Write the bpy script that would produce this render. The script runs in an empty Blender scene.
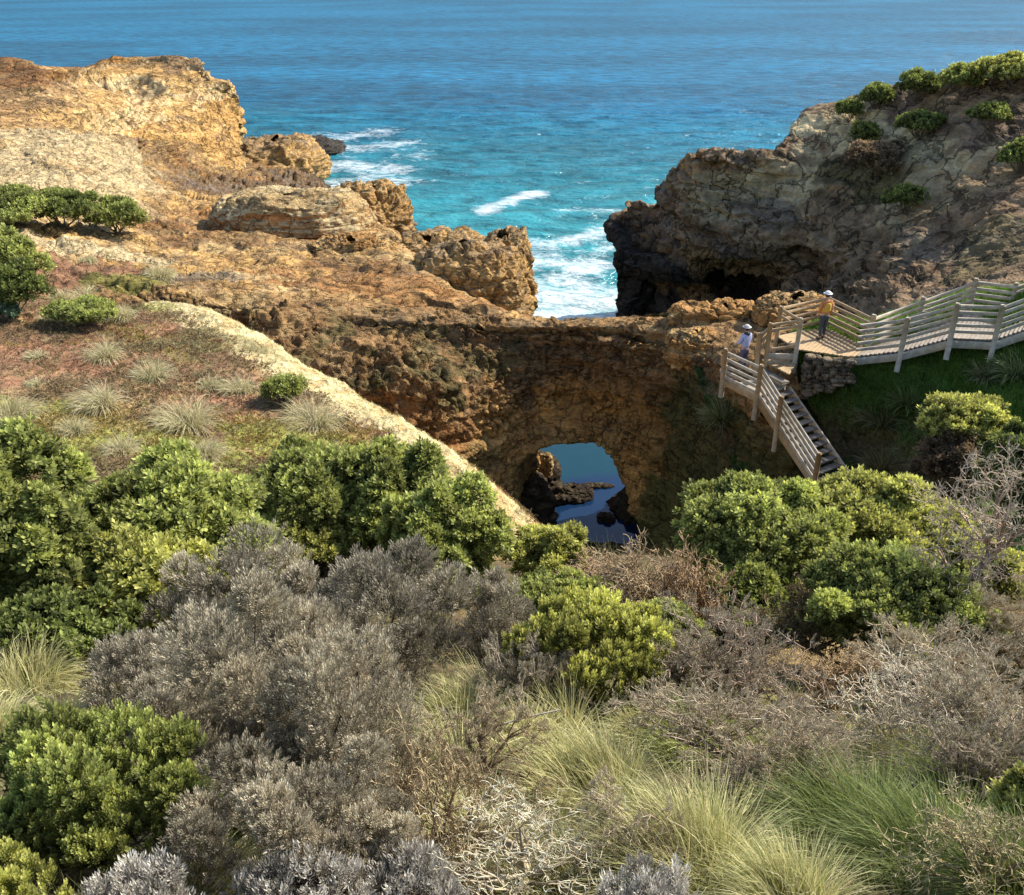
import bpy, math, random
import numpy as np
from mathutils import Vector
PI = math.pi
scene = bpy.context.scene
COL = scene.collection
# ------------------------------------------------------------------ camera maths
F = 900.0; CX, CY = 512.0, 447.5; CAMZ = 32.0
TH = math.atan(465.0 / F); CT, ST = math.cos(TH), math.sin(TH)
def ray(px, py):
    u = (px - CX) / F; v = (CY - py) / F
    return np.array([u, CT + v * ST, -ST + v * CT])
def Y(px, py, y):
    d = ray(px, py); p = d * (y / d[1]); p[2] += CAMZ; return p
def Z(px, py, z):
    d = ray(px, py); p = d * ((z - CAMZ) / d[2]); p[2] += CAMZ; return p
def ppm(p):
    """metres per 'pixel' at point p"""
    return (p[1] * CT - (p[2] - CAMZ) * ST) / F
# ------------------------------------------------------------------ numpy noise
_r = np.random.RandomState(7)
PERM = np.concatenate([_r.permutation(256)] * 3).astype(np.int64)
GR = _r.normal(size=(256, 3)); GR /= np.linalg.norm(GR, axis=1)[:, None]
RND = _r.rand(256)
def perlin(p):
    i = np.floor(p).astype(np.int64); f = p - i; i &= 255
    w = f * f * f * (f * (f * 6 - 15) + 10)
    out = 0
    for dx in (0, 1):
        wx = w[:, 0] if dx else 1 - w[:, 0]
        for dy in (0, 1):
            wy = w[:, 1] if dy else 1 - w[:, 1]
            for dz in (0, 1):
                wz = w[:, 2] if dz else 1 - w[:, 2]
                h = PERM[PERM[PERM[(i[:, 0] + dx) & 255] + ((i[:, 1] + dy) & 255)] + ((i[:, 2] + dz) & 255)]
                g = GR[h]
                out = out + wx * wy * wz * (g[:, 0] * (f[:, 0] - dx) + g[:, 1] * (f[:, 1] - dy) + g[:, 2] * (f[:, 2] - dz))
    return out * 1.5
def fbm(p, s=1.0, o=4, g=0.5, off=0.0):
    p = p * s + off; a = 1.0; t = 0
    for k in range(o):
        t = t + a * perlin(p + k * 17.3); p = p * 2.03; a *= g
    return t
def ridged(p, s=1.0, o=4, g=0.5, off=0.0):
    p = p * s + off; a = 1.0; t = 0
    for k in range(o):
        t = t + a * (1 - 2 * np.abs(perlin(p + k * 11.1))); p = p * 2.1; a *= g
    return t
def worley(p, s=1.0, off=0.0):
    p = p * s + off; i = np.floor(p).astype(np.int64); f = p - i
    d1 = np.full(len(p), 9.0); d2 = np.full(len(p), 9.0); idc = np.zeros(len(p))
    for dx in (-1, 0, 1):
        for dy in (-1, 0, 1):
            for dz in (-1, 0, 1):
                h = PERM[PERM[PERM[(i[:, 0] + dx) & 255] + ((i[:, 1] + dy) & 255)] + ((i[:, 2] + dz) & 255)]
                q = np.stack([RND[h] + dx, RND[(h + 53) & 255] + dy, RND[(h + 131) & 255] + dz], 1) - f
                d = np.sqrt((q * q).sum(1))
                c = d < d1
                d2 = np.where(c, d1, np.minimum(d2, d)); idc = np.where(c, RND[(h + 91) & 255], idc); d1 = np.where(c, d, d1)
    return d1, d2, idc
def blocks(p, s=1.0, off=0.0, zs=1.5, warp=.35):
    q = p.copy(); q[:, 2] *= zs
    wv = np.stack([fbm(p, s * .7, 3, off=off + 5 * k) for k in range(3)], 1)
    d1, d2, idc = worley(q + wv * warp / s, s, off)
    return sst(0, .22, d2 - d1) * (.55 + .9 * (idc - .3)) - .45
def sst(a, b, x):
    t = np.clip((x - a) / (b - a), 0, 1); return t * t * (3 - 2 * t)
def mix(a, b, t):
    return a + (np.asarray(b) - a) * t[:, None]
# ------------------------------------------------------------------ object helpers
def tag(o, label=None, cat=None, group=None, kind=None):
    if label: o['label'] = label
    if cat: o['category'] = cat
    if group: o['group'] = group
    if kind: o['kind'] = kind
    return o
def empty(name, loc, label, cat, group=None):
    o = bpy.data.objects.new(name, None); COL.objects.link(o)
    o.location = tuple(float(v) for v in loc); o.empty_display_size = 0.2
    return tag(o, label, cat, group)
def mesh_np(name, verts, faces, mat, parent=None, col=None, smooth=False, fcols=None):
    """faces : (n,k) int array or list of arrays; verts in world space (parents have no rotation)"""
    verts = np.asarray(verts, dtype=np.float64)
    if parent is not None:
        verts = verts - np.array(parent_world(parent))
    me = bpy.data.meshes.new(name)
    fl = faces if isinstance(faces, list) else [faces]
    fl = [np.asarray(f, dtype=np.int32) for f in fl if len(f)]
    nv = len(verts); me.vertices.add(nv); me.vertices.foreach_set('co', verts.astype(np.float32).ravel())
    loops = np.concatenate([f.ravel() for f in fl]); tot = np.concatenate([np.full(len(f), f.shape[1]) for f in fl])
    st = np.concatenate([[0], np.cumsum(tot)[:-1]])
    me.loops.add(len(loops)); me.loops.foreach_set('vertex_index', loops.astype(np.int32))
    me.polygons.add(len(tot)); me.polygons.foreach_set('loop_start', st.astype(np.int32)); me.polygons.foreach_set('loop_total', tot.astype(np.int32))
    if smooth: me.polygons.foreach_set('use_smooth', np.ones(len(tot), dtype=bool))
    if col is not None:
        at = me.color_attributes.new('Col', 'FLOAT_COLOR', 'POINT')
        c = np.ones((nv, 4), dtype=np.float32); c[:, :col.shape[1]] = col
        at.data.foreach_set('color', c.ravel())
    me.update(calc_edges=True)
    me.materials.append(mat)
    o = bpy.data.objects.new(name, me); COL.objects.link(o)
    if parent is not None: o.parent = parent
    return o
def parent_world(p):
    v = np.zeros(3)
    while p is not None:
        v += np.array(p.location); p = p.parent
    return v
# ------------------------------------------------------------------ materials
def newmat(name):
    m = bpy.data.materials.new(name); m.use_nodes = True
    nt = m.node_tree; nt.nodes.clear(); return m, nt
def N(nt, t, **k):
    n = nt.nodes.new(t)
    for a, b in k.items():
        if a in ('operation', 'blend_type', 'data_type', 'noise_dimensions', 'attribute_name', 'feature', 'noise_type', 'musgrave_type'): setattr(n, a, b)
        else: n.inputs[a].default_value = b
    return n
def L(nt, a, b): nt.links.new(a, b)
def terrain_mat(name, bump=0.5, scales=((1.2, .5), (6, .35), (28, .25)), rough=0.95, var=0.35, bdist=0.15, pits=0.0):
    m, nt = newmat(name)
    out = N(nt, 'ShaderNodeOutputMaterial'); bs = N(nt, 'ShaderNodeBsdfPrincipled'); bs.inputs['Roughness'].default_value = rough
    bs.inputs['Specular IOR Level'].default_value = 0.15
    at = N(nt, 'ShaderNodeAttribute', attribute_name='Col'); tc = N(nt, 'ShaderNodeTexCoord')
    cur = at.outputs['Color']; acc = None
    for i, (s, w) in enumerate(scales):
        n = N(nt, 'ShaderNodeTexNoise', Scale=s, Detail=5.0, Roughness=0.6); L(nt, tc.outputs['Object'], n.inputs['Vector'])
        mr = N(nt, 'ShaderNodeMapRange'); mr.inputs['From Min'].default_value = .3; mr.inputs['From Max'].default_value = .7
        mr.inputs['To Min'].default_value = 1 - var * w * 2; mr.inputs['To Max'].default_value = 1 + var * w * 2
        L(nt, n.outputs['Fac'], mr.inputs['Value'])
        vm = nt.nodes.new('ShaderNodeVectorMath'); vm.operation = 'SCALE'; L(nt, cur, vm.inputs[0]); L(nt, mr.outputs[0], vm.inputs['Scale']); cur = vm.outputs[0]
        ma = N(nt, 'ShaderNodeMath', operation='MULTIPLY'); ma.inputs[1].default_value = w; L(nt, n.outputs['Fac'], ma.inputs[0])
        if acc is None: acc = ma.outputs[0]
        else:
            ad = N(nt, 'ShaderNodeMath', operation='ADD'); L(nt, acc, ad.inputs[0]); L(nt, ma.outputs[0], ad.inputs[1]); acc = ad.outputs[0]
        wn = N(nt, 'ShaderNodeTexNoise', Scale=scales[0][0], Detail=4.0, Roughness=.6); L(nt, tc.outputs['Object'], wn.inputs['Vector'])
        wv = nt.nodes.new('ShaderNodeVectorMath'); wv.operation = 'SCALE'; wv.inputs['Scale'].default_value = 2.2 / scales[0][0]; L(nt, wn.outputs['Color'], wv.inputs[0])
        wa = nt.nodes.new('ShaderNodeVectorMath'); wa.operation = 'ADD'; L(nt, tc.outputs['Object'], wa.inputs[0]); L(nt, wv.outputs[0], wa.inputs[1])
        vc = nt.nodes.new('ShaderNodeTexVoronoi'); vc.feature = 'DISTANCE_TO_EDGE'; vc.inputs['Scale'].default_value = scales[0][0] * .9; L(nt, wa.outputs[0], vc.inputs['Vector'])
        mc = N(nt, 'ShaderNodeMapRange'); mc.inputs['From Max'].default_value = .05; mc.inputs['To Min'].default_value = .84; mc.inputs['To Max'].default_value = 1.0; L(nt, vc.outputs['Distance'], mc.inputs['Value'])
        vm = nt.nodes.new('ShaderNodeVectorMath'); vm.operation = 'SCALE'; L(nt, cur, vm.inputs[0]); L(nt, mc.outputs[0], vm.inputs['Scale']); cur = vm.outputs[0]
        ma = N(nt, 'ShaderNodeMath', operation='MULTIPLY'); ma.inputs[1].default_value = .8; L(nt, mc.outputs[0], ma.inputs[0])
        ad = N(nt, 'ShaderNodeMath', operation='ADD'); L(nt, acc, ad.inputs[0]); L(nt, ma.outputs[0], ad.inputs[1]); acc = ad.outputs[0]
    if pits > 0:
        mp = nt.nodes.new('ShaderNodeMapping'); mp.inputs['Scale'].default_value = (.35, .35, 5.5 if scales[0][0] > .8 else 2.6); L(nt, tc.outputs['Object'], mp.inputs[0])
        ns = N(nt, 'ShaderNodeTexNoise', Scale=scales[1][0] * .35, Detail=5.0, Roughness=.65, Distortion=.5); L(nt, mp.outputs[0], ns.inputs['Vector'])
        mr = N(nt, 'ShaderNodeMapRange'); mr.inputs['From Min'].default_value = .35; mr.inputs['From Max'].default_value = .65; mr.inputs['To Min'].default_value = .7; mr.inputs['To Max'].default_value = 1.22; L(nt, ns.outputs['Fac'], mr.inputs['Value'])
        vm = nt.nodes.new('ShaderNodeVectorMath'); vm.operation = 'SCALE'; L(nt, cur, vm.inputs[0]); L(nt, mr.outputs[0], vm.inputs['Scale']); cur = vm.outputs[0]
        ma = N(nt, 'ShaderNodeMath', operation='MULTIPLY'); ma.inputs[1].default_value = 1.1; L(nt, ns.outputs['Fac'], ma.inputs[0])
        ad = N(nt, 'ShaderNodeMath', operation='ADD'); L(nt, acc, ad.inputs[0]); L(nt, ma.outputs[0], ad.inputs[1]); acc = ad.outputs[0]
        wn = N(nt, 'ShaderNodeTexNoise', Scale=scales[0][0], Detail=4.0, Roughness=.6); L(nt, tc.outputs['Object'], wn.inputs['Vector'])
        wv = nt.nodes.new('ShaderNodeVectorMath'); wv.operation = 'SCALE'; wv.inputs['Scale'].default_value = 2.2 / scales[0][0]; L(nt, wn.outputs['Color'], wv.inputs[0])
        wa = nt.nodes.new('ShaderNodeVectorMath'); wa.operation = 'ADD'; L(nt, tc.outputs['Object'], wa.inputs[0]); L(nt, wv.outputs[0], wa.inputs[1])
        vc = nt.nodes.new('ShaderNodeTexVoronoi'); vc.feature = 'DISTANCE_TO_EDGE'; vc.inputs['Scale'].default_value = scales[0][0] * .9; L(nt, wa.outputs[0], vc.inputs['Vector'])
        mc = N(nt, 'ShaderNodeMapRange'); mc.inputs['From Max'].default_value = .05; mc.inputs['To Min'].default_value = .84; mc.inputs['To Max'].default_value = 1.0; L(nt, vc.outputs['Distance'], mc.inputs['Value'])
        vm = nt.nodes.new('ShaderNodeVectorMath'); vm.operation = 'SCALE'; L(nt, cur, vm.inputs[0]); L(nt, mc.outputs[0], vm.inputs['Scale']); cur = vm.outputs[0]
        ma = N(nt, 'ShaderNodeMath', operation='MULTIPLY'); ma.inputs[1].default_value = .8; L(nt, mc.outputs[0], ma.inputs[0])
        ad = N(nt, 'ShaderNodeMath', operation='ADD'); L(nt, acc, ad.inputs[0]); L(nt, ma.outputs[0], ad.inputs[1]); acc = ad.outputs[0]
    if pits > 0:
        vo = nt.nodes.new('ShaderNodeTexVoronoi'); vo.inputs['Scale'].default_value = pits; L(nt, tc.outputs['Object'], vo.inputs['Vector'])
        ma = N(nt, 'ShaderNodeMath', operation='MULTIPLY'); ma.inputs[1].default_value = .5; L(nt, vo.outputs['Distance'], ma.inputs[0])
        ad = N(nt, 'ShaderNodeMath', operation='ADD'); L(nt, acc, ad.inputs[0]); L(nt, ma.outputs[0], ad.inputs[1]); acc = ad.outputs[0]
    bp = N(nt, 'ShaderNodeBump', Strength=bump, Distance=bdist); L(nt, acc, bp.inputs['Height'])
    L(nt, cur, bs.inputs['Base Color']); L(nt, bp.outputs[0], bs.inputs['Normal']); L(nt, bs.outputs[0], out.inputs[0])
    return m
def leaf_mat(name, trans=0.35, rough=0.6, spec=0.18):
    m, nt = newmat(name)
    out = N(nt, 'ShaderNodeOutputMaterial'); bs = N(nt, 'ShaderNodeBsdfPrincipled'); bs.inputs['Roughness'].default_value = rough
    bs.inputs['Specular IOR Level'].default_value = spec
    at = N(nt, 'ShaderNodeAttribute', attribute_name='Col'); tr = N(nt, 'ShaderNodeBsdfTranslucent')
    hs = nt.nodes.new('ShaderNodeHueSaturation'); hs.inputs['Saturation'].default_value = 1.15; hs.inputs['Value'].default_value = 1.5
    L(nt, at.outputs['Color'], hs.inputs['Color'])
    mx = nt.nodes.new('ShaderNodeMixShader'); mx.inputs[0].default_value = trans
    L(nt, at.outputs['Color'], bs.inputs['Base Color']); L(nt, hs.outputs[0], tr.inputs['Color'])
    L(nt, bs.outputs[0], mx.inputs[1]); L(nt, tr.outputs[0], mx.inputs[2]); L(nt, mx.outputs[0], out.inputs[0])
    return m
def solid_mat(name, c, rough=0.7, var=0.25, scale=8, bump=0.2, stretch=(1, 1, 1), bd=0.02):
    m, nt = newmat(name)
    out = N(nt, 'ShaderNodeOutputMaterial'); bs = N(nt, 'ShaderNodeBsdfPrincipled'); bs.inputs['Roughness'].default_value = rough
    tc = N(nt, 'ShaderNodeTexCoord'); mp = nt.nodes.new('ShaderNodeMapping'); mp.inputs['Scale'].default_value = stretch
    n = N(nt, 'ShaderNodeTexNoise', Scale=scale, Detail=6.0, Roughness=0.65)
    L(nt, tc.outputs['Object'], mp.inputs[0]); L(nt, mp.outputs[0], n.inputs['Vector'])
    cr = nt.nodes.new('ShaderNodeValToRGB'); c = np.array(c)
    cr.color_ramp.elements[0].position = .3; cr.color_ramp.elements[1].position = .7
    cr.color_ramp.elements[0].color = (*np.clip(c * (1 - var), 0, 1), 1); cr.color_ramp.elements[1].color = (*np.clip(c * (1 + var), 0, 1), 1)
    L(nt, n.outputs['Fac'], cr.inputs[0]); L(nt, cr.outputs[0], bs.inputs['Base Color'])
    bp = N(nt, 'ShaderNodeBump', Strength=bump, Distance=bd); L(nt, n.outputs['Fac'], bp.inputs['Height']); L(nt, bp.outputs[0], bs.inputs['Normal'])
    L(nt, bs.outputs[0], out.inputs[0]); return m
M_rock = terrain_mat('sandstone', bump=0.9, bdist=0.25, scales=((1.0, .35), (4.5, .4), (17, .3)), var=.38, pits=2.2)
M_farrock = terrain_mat('far_sandstone', bump=0.9, bdist=0.6, scales=((.35, .4), (1.4, .4), (5, .3)), var=.35, pits=.8)
M_soil = terrain_mat('soil_and_litter', bump=0.9, bdist=0.08, scales=((1.2, .3), (7, .35), (34, .4)), var=.6)
M_leaf = leaf_mat('green_foliage')
M_grey = leaf_mat('grey_foliage', trans=.15, rough=.8, spec=.1)
M_grass = leaf_mat('grass_blades', trans=.3, rough=.6, spec=.2)
M_twig = leaf_mat('dry_twigs', trans=.0, rough=.9, spec=.05)
M_wood = solid_mat('weathered_timber', (.42, .36, .27), var=.35, scale=5, stretch=(1, 1, 1))
M_wood2 = solid_mat('tan_timber', (.36, .25, .13), var=.3, scale=5)
M_tread = solid_mat('dark_tread_timber', (.15, .13, .11), var=.35, scale=4)  # treads in a darker tone than the other timber
M_deck = solid_mat('shaded_deck_timber', (.24, .20, .155), var=.35, scale=4)  # shade on the boardwalk deck put into a darker timber colour
# ------------------------------------------------------------------ patches
def cr_interp(C, n, axis, closed=False):
    C = np.moveaxis(C, axis, 0); k = len(C)
    if closed: E = np.concatenate([C[-1:], C, C[:2]], 0); m = k
    else: E = np.concatenate([2 * C[:1] - C[1:2], C, 2 * C[-1:] - C[-2:-1]], 0); m = k - 1
    t = np.linspace(0, m, n, endpoint=not closed); i = np.minimum(t.astype(int), m - 1); f = (t - i)
    sh = (n,) + (1,) * (C.ndim - 1); f = f.reshape(sh)
    a, b, c, d = E[i], E[i + 1], E[i + 2], E[i + 3]
    r = .5 * ((2 * b) + (-a + c) * f + (2 * a - 5 * b + 4 * c - d) * f ** 2 + (-a + 3 * b - 3 * c + d) * f ** 3)
    return np.moveaxis(r, 0, axis)
def gnormals(G, closed=False):
    if closed: du = np.roll(G, -1, 1) - np.roll(G, 1, 1)
    else: du = np.gradient(G, axis=1)
    dv = np.gradient(G, axis=0)
    n = np.cross(du, dv); l = np.linalg.norm(n, axis=2, keepdims=True); return n / np.maximum(l, 1e-9)
def grid_faces(nr, nc, closed=False):
    r = np.arange(nr - 1)[:, None]; c = np.arange(nc if closed else nc - 1)[None, :]
    c2 = (c + 1) % nc
    a = r * nc + c; b = r * nc + c2; d = (r + 1) * nc + c; e = (r + 1) * nc + c2
    return np.stack([a, d, e, b], -1).reshape(-1, 4)
SURF = {}
def patch(name, ctrl, nr, nc, mat, disp, colf, closed=False, flip=False, kind='structure', label=None, cat=None, smooth=True, parent=None):
    C = np.array([[np.asarray(p, float) for p in row] for row in ctrl])
    G = cr_interp(cr_interp(C, nr, 0), nc, 1, closed)
    n = gnormals(G, closed)
    s = 1.0
    # make normals point to the camera side / up
    cen = G.reshape(-1, 3); nn = n.reshape(-1, 3)
    v = cen - np.array([0, 0, CAMZ])
    if np.median((v * nn).sum(1)) > 0: nn = -nn
    P = cen.copy()
    D = disp(P, nn)
    if D.ndim == 1: P = P + nn * D[:, None]
    else: P = P + D
    G2 = P.reshape(G.shape); n2 = gnormals(G2, closed).reshape(-1, 3)
    if np.median((v * n2).sum(1)) > 0: n2 = -n2
    col = np.clip(colf(P, n2), 0.004, 0.85)
    o = mesh_np(name, P, grid_faces(nr, nc, closed), mat, parent, col, smooth)
    SURF[name] = (G2, n2)
    tag(o, label, cat, kind=kind)
    return o
# ---- displacement recipes
def strata(p, th=1.0, warp=.6, off=0.0):
    w = fbm(p, .12, 3, off=off) * warp * 2
    s = (p[:, 2] + w) / th + off
    i = np.floor(s).astype(np.int64) & 255; f = s - np.floor(s)
    a, b = RND[i], RND[(i + 1) & 255]
    return (a + (b - a) * sst(.75, 1.0, f)) - .5 - .35 * sst(.6, .9, f) * (1 - sst(.9, 1., f)), RND[(i + 77) & 255]
def d_rock(amp=1.0, big=.12, strat=.6, th=1.2, fine=1.0, cell=.0, cs=.6, off=0.0):
    def fn(p, n):
        st, _ = strata(p, th, .8, off)
        steep = 1 - np.abs(n[:, 2]) * .7
        d = amp * (fbm(p, big, 3, off=off) * 1.2 + (ridged(p, big * 3.5, 4, off=off) - .6) * .35) + strat * st * steep * 1.0
        d = d + fine * .18 * (ridged(p, 1.3, 4, .55, off=off) - .6)
        if cell: 
            d = d + cell * blocks(p, cs, off)
        return d
    return fn
def d_soft(amp=.3, s=.25, fine=.08, fs=2.5, off=0.0):
    def fn(p, n): return amp * fbm(p, s, 3, off=off) + fine * fbm(p, fs, 4, .6, off=off)
    return fn
# colours (linear albedo)
OCH = np.array([.52, .31, .11]); PALE = np.array([.62, .49, .27]); BRN = np.array([.20, .125, .065]); RUST = np.array([.30, .14, .05])
DK = np.array([.05, .042, .035]); GRY = np.array([.20, .17, .135]); OLV = np.array([.10, .09, .035]); GRN = np.array([.05, .085, .015])
STRAW = np.array([.50, .42, .22]); REDB = np.array([.22, .115, .065]); LIME = np.array([.24, .24, .06]); SAND = np.array([.50, .35, .16])
def spots(p, c, lst, seed=0.0, k=.5):
    for (s, r, colr, amt) in lst:
        d = np.linalg.norm((p - s) / np.asarray(r), axis=1) + k * fbm(p, 1.2 / np.mean(r), 4, .6, off=seed)
        c = mix(c, colr, amt * (1 - sst(.75, 1.15, d)))
        seed += 3.3
    return c
# ================================================================== TERRAIN
def jump(p, dx, dy, dz): return np.asarray(p) + np.array([dx, dy, dz])
# ---- far headland
r1 = [Z(-150, 50, 23), Z(0, 54, 22.5), Z(45, 64, 21.5), Y(85, 64, 160), Y(120, 57, 172), Y(180, 54, 174), Y(200, 59, 172), Y(210, 73, 168), Y(230, 78, 166), Y(238, 98, 165)]
r0 = [np.array([p[0] * (1 + 30 / p[1]), p[1] + 30, p[2] - 6]) for p in r1[:-1]] + [np.array([r1[-1][0] * 1.14, r1[-1][1] + 22, r1[-1][2] - 12])]
r2 = [Z(-150, 70, 22), Z(0, 75, 21.2), Z(45, 80, 21), Y(88, 78, 148), Y(118, 68, 163), Y(175, 66, 165), Y(200, 74, 163), Y(212, 84, 160), Y(227, 93, 161), Y(240, 110, 162)]
r3 = [Z(-150, 90, 21.5), Z(0, 95, 20.5), Z(45, 98, 20.3), Z(85, 100, 19.8), Y(125, 100, 132), Y(165, 98, 148), Y(198, 104, 150), Y(214, 112, 152), Y(229, 116, 154), Y(242, 124, 156)]
r4 = [Z(-150, 112, 21), Z(0, 115, 20.3), Z(45, 116, 20), Z(85, 118, 19.3), Y(130, 124, 122), Y(168, 132, 130), Y(202, 136, 138), Y(220, 138, 143), Y(234, 138, 147), Y(245, 137, 152)]
r5 = [Z(-150, 150, 20.5), Z(0, 150, 20), Z(45, 150, 19.7), Z(85, 152, 19.0), Y(130, 160, 108), Y(168, 172, 118), Y(202, 178, 126), Y(220, 176, 132), Y(234, 172, 138), Y(246, 166, 146)]
r6 = [jump(p, 0, -1.5, -4) if i < 4 else np.array([p[0] * (1 - 14 / p[1]), p[1] - 14, p[2] - 3.5]) for i, p in enumerate(r5)]
def c_head(p, n):
    c = np.tile(OCH * 1.0, (len(p), 1))
    st, sr = strata(p, 1.6, .8, 3.0)
    c = mix(c, PALE, .85 * sst(.2, .7, sr) * sst(.95, .6, n[:, 2])); c = mix(c, BRN * 1.3, .6 * sst(.75, .95, sr))
    c = mix(c, RUST * 1.3, .5 * sst(.25, .6, fbm(p, .06, 4, off=9.)))
    c = mix(c, BRN * 1.2, .8 * sst(.1, .45, fbm(p, .12, 5, .6, off=19.)) * sst(.5, .85, n[:, 2]))
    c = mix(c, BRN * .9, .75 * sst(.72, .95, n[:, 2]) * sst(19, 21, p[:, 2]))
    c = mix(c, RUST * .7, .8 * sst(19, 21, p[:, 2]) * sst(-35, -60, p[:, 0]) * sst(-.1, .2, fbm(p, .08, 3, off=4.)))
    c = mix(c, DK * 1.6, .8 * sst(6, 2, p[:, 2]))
    c = spots(p, c, [(Y(30, 140, 80), (9, 14, 3), PALE * 1.05, .9), (Y(100, 150, 85), (7, 10, 4), PALE * .95, .8)], 2.)
    return c
patch('headland', [r0, r1, r2, r3, r4, r5, r6], 380, 420, M_farrock,
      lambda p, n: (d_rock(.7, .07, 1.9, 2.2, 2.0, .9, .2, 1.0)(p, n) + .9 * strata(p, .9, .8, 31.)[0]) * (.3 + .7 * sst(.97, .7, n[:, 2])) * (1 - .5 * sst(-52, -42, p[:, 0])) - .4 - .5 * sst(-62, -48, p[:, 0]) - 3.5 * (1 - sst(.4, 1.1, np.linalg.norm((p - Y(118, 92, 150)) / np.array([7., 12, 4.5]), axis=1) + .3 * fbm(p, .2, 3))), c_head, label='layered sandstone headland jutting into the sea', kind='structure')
# ---- mid coastal land: from headland foot to the rim of the gully
m0 = [Z(-150, 128, 20.8), Z(0, 128, 20.2), Z(60, 128, 19.8), Z(120, 136, 18.6), Z(170, 142, 14), Z(215, 142, 9), Z(262, 148, 4.5), Z(296, 158, 2), Z(312, 178, -1)]
m1 = [Z(-150, 150, 20.6), Z(0, 150, 20), Z(60, 152, 19.6), Z(120, 160, 17.5), Z(170, 170, 13), Z(220, 180, 8.5), Z(282, 188, 6), Z(330, 196, 3.5), Z(350, 212, -1)]
m2 = [Z(-150, 190, 20.4), Z(0, 185, 19.8), Z(60, 188, 19.3), Z(120, 192, 18), Z(170, 200, 16.5), Z(220, 205, 15.3), Z(290, 203, 14), Z(375, 210, 11), Z(395, 250, -1)]
m3 = [Z(-150, 225, 20.4), Z(0, 215, 19.8), Z(60, 220, 19), Z(120, 230, 18), Z(170, 236, 17.2), Z(220, 236, 16.6), Z(300, 232, 16), Z(400, 240, 14), Z(420, 290, -1)]
m4 = [Z(-150, 270, 20.6), Z(0, 255, 20), Z(60, 255, 19.3), Z(120, 262, 18.6), Z(170, 268, 18.2), Z(230, 268, 17.8), Z(330, 268, 17.2), Z(425, 266, 16.4), Z(455, 320, 2)]
m5 = [Z(-150, 330, 21), Z(0, 302, 20), Z(60, 300, 19.4), Z(120, 300, 18.8), Z(180, 302, 18.6), Z(260, 302, 18.4), Z(365, 298, 18.0), Z(465, 313, 17.5), Z(540, 325, 17.2)]
m6 = [Z(-150, 400, 20.5), Z(0, 360, 18.5), Z(60, 350, 17.5), Z(120, 345, 16.5), Z(180, 345, 15.5), Z(270, 330, 17.2), Z(390, 328, 17.0), Z(510, 335, 16.9), Z(600, 334, 17.0)]
def c_mid(p, n):
    c = np.tile(OCH * 1.12, (len(p), 1))
    f = fbm(p, .25, 5, .6, off=3.); sc = (p[:, 2] * 2.2 + 1.6 * fbm(p, .12, 4, off=71.)); c = mix(c, BRN * 1.2, .55 * sst(.55, .85, RND[np.floor(sc).astype(int) & 255]))
    c = mix(c, SAND * 1.0, .8 * sst(-.05, .4, f)); c = mix(c, RUST * 1.15, .75 * sst(.05, .5, fbm(p, .12, 4, .55, off=61.))); c = mix(c, BRN * 1.15, .75 * sst(.05, .45, fbm(p, .4, 5, .65, off=31.)))
    c = mix(c, OCH * .7, .5 * sst(.2, .5, fbm(p, 1.3, 4, .6, off=13.)))
    b = sst(80, 96, p[:, 1] + 6 * fbm(p, .1, 3)) * sst(-44, -34, p[:, 0] + 4 * fbm(p, .2, 2, off=7.))
    c = mix(c, BRN * .85, .9 * b); c = mix(c, GRY * 1.3, .5 * b * sst(0., .4, fbm(p, .5, 4, .6, off=5)))
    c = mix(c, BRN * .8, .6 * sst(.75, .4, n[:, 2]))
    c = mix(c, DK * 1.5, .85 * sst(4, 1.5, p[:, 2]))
    c = spots(p, c, [(Y(20, 185, 60), (14, 5, 4), PALE, .5), (Z(65, 150, 19.6), (13, 16, 5), PALE * .95, .7),
        (Z(40, 238, 19.6), (8, 2, 3), PALE * .95, .8), (Z(230, 240, 17), (9, 3, 3), RUST * .6, .5),
        (Z(60, 275, 19.2), (4.2, 3.2, 2), REDB * 1.2, .9), (Z(10, 290, 20), (3.5, 2.5, 2), REDB, .8), (Z(130, 290, 18.8), (2.0, 1.5, 1.5), LIME * .8, .8),
        (Z(100, 245, 19), (3, 1.6, 2), PALE, .7), (Z(230, 285, 18), (3.5, 1.2, 2), SAND * 1.1, .7), (Z(200, 290, 18), (2.5, .8, 2), GRY, .6)], 5., .6)
    return c
def d_mid(p, n):
    far = .6 * sst(98, 115, p[:, 1]) * sst(-52, -36, p[:, 0])
    return (.3 + .9 * far) * fbm(p, .15, 4, off=2.) + .10 * fbm(p, 1.1, 4, .6, off=8.) + far * (1.5 * blocks(p, .4, 4.) + .6 * blocks(p, 1.0, 14.) + .8 * strata(p, .9, 1.2)[0]) + (1 - far) * .16 * blocks(p, 2.2, 24.) * sst(-.1, .3, fbm(p, .3, 3, off=4.)) + (1 - far) * (.45 * np.abs(fbm(p, .35, 3, off=44.)) + .5 * strata(p, .7, .8, 5.)[0])
patch('coastal_slope', [m0, m1, m2, m3, m4, m5, m6], 430, 460, M_rock, d_mid, c_mid, label='ochre sandy coastal slope with bare rock')
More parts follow.
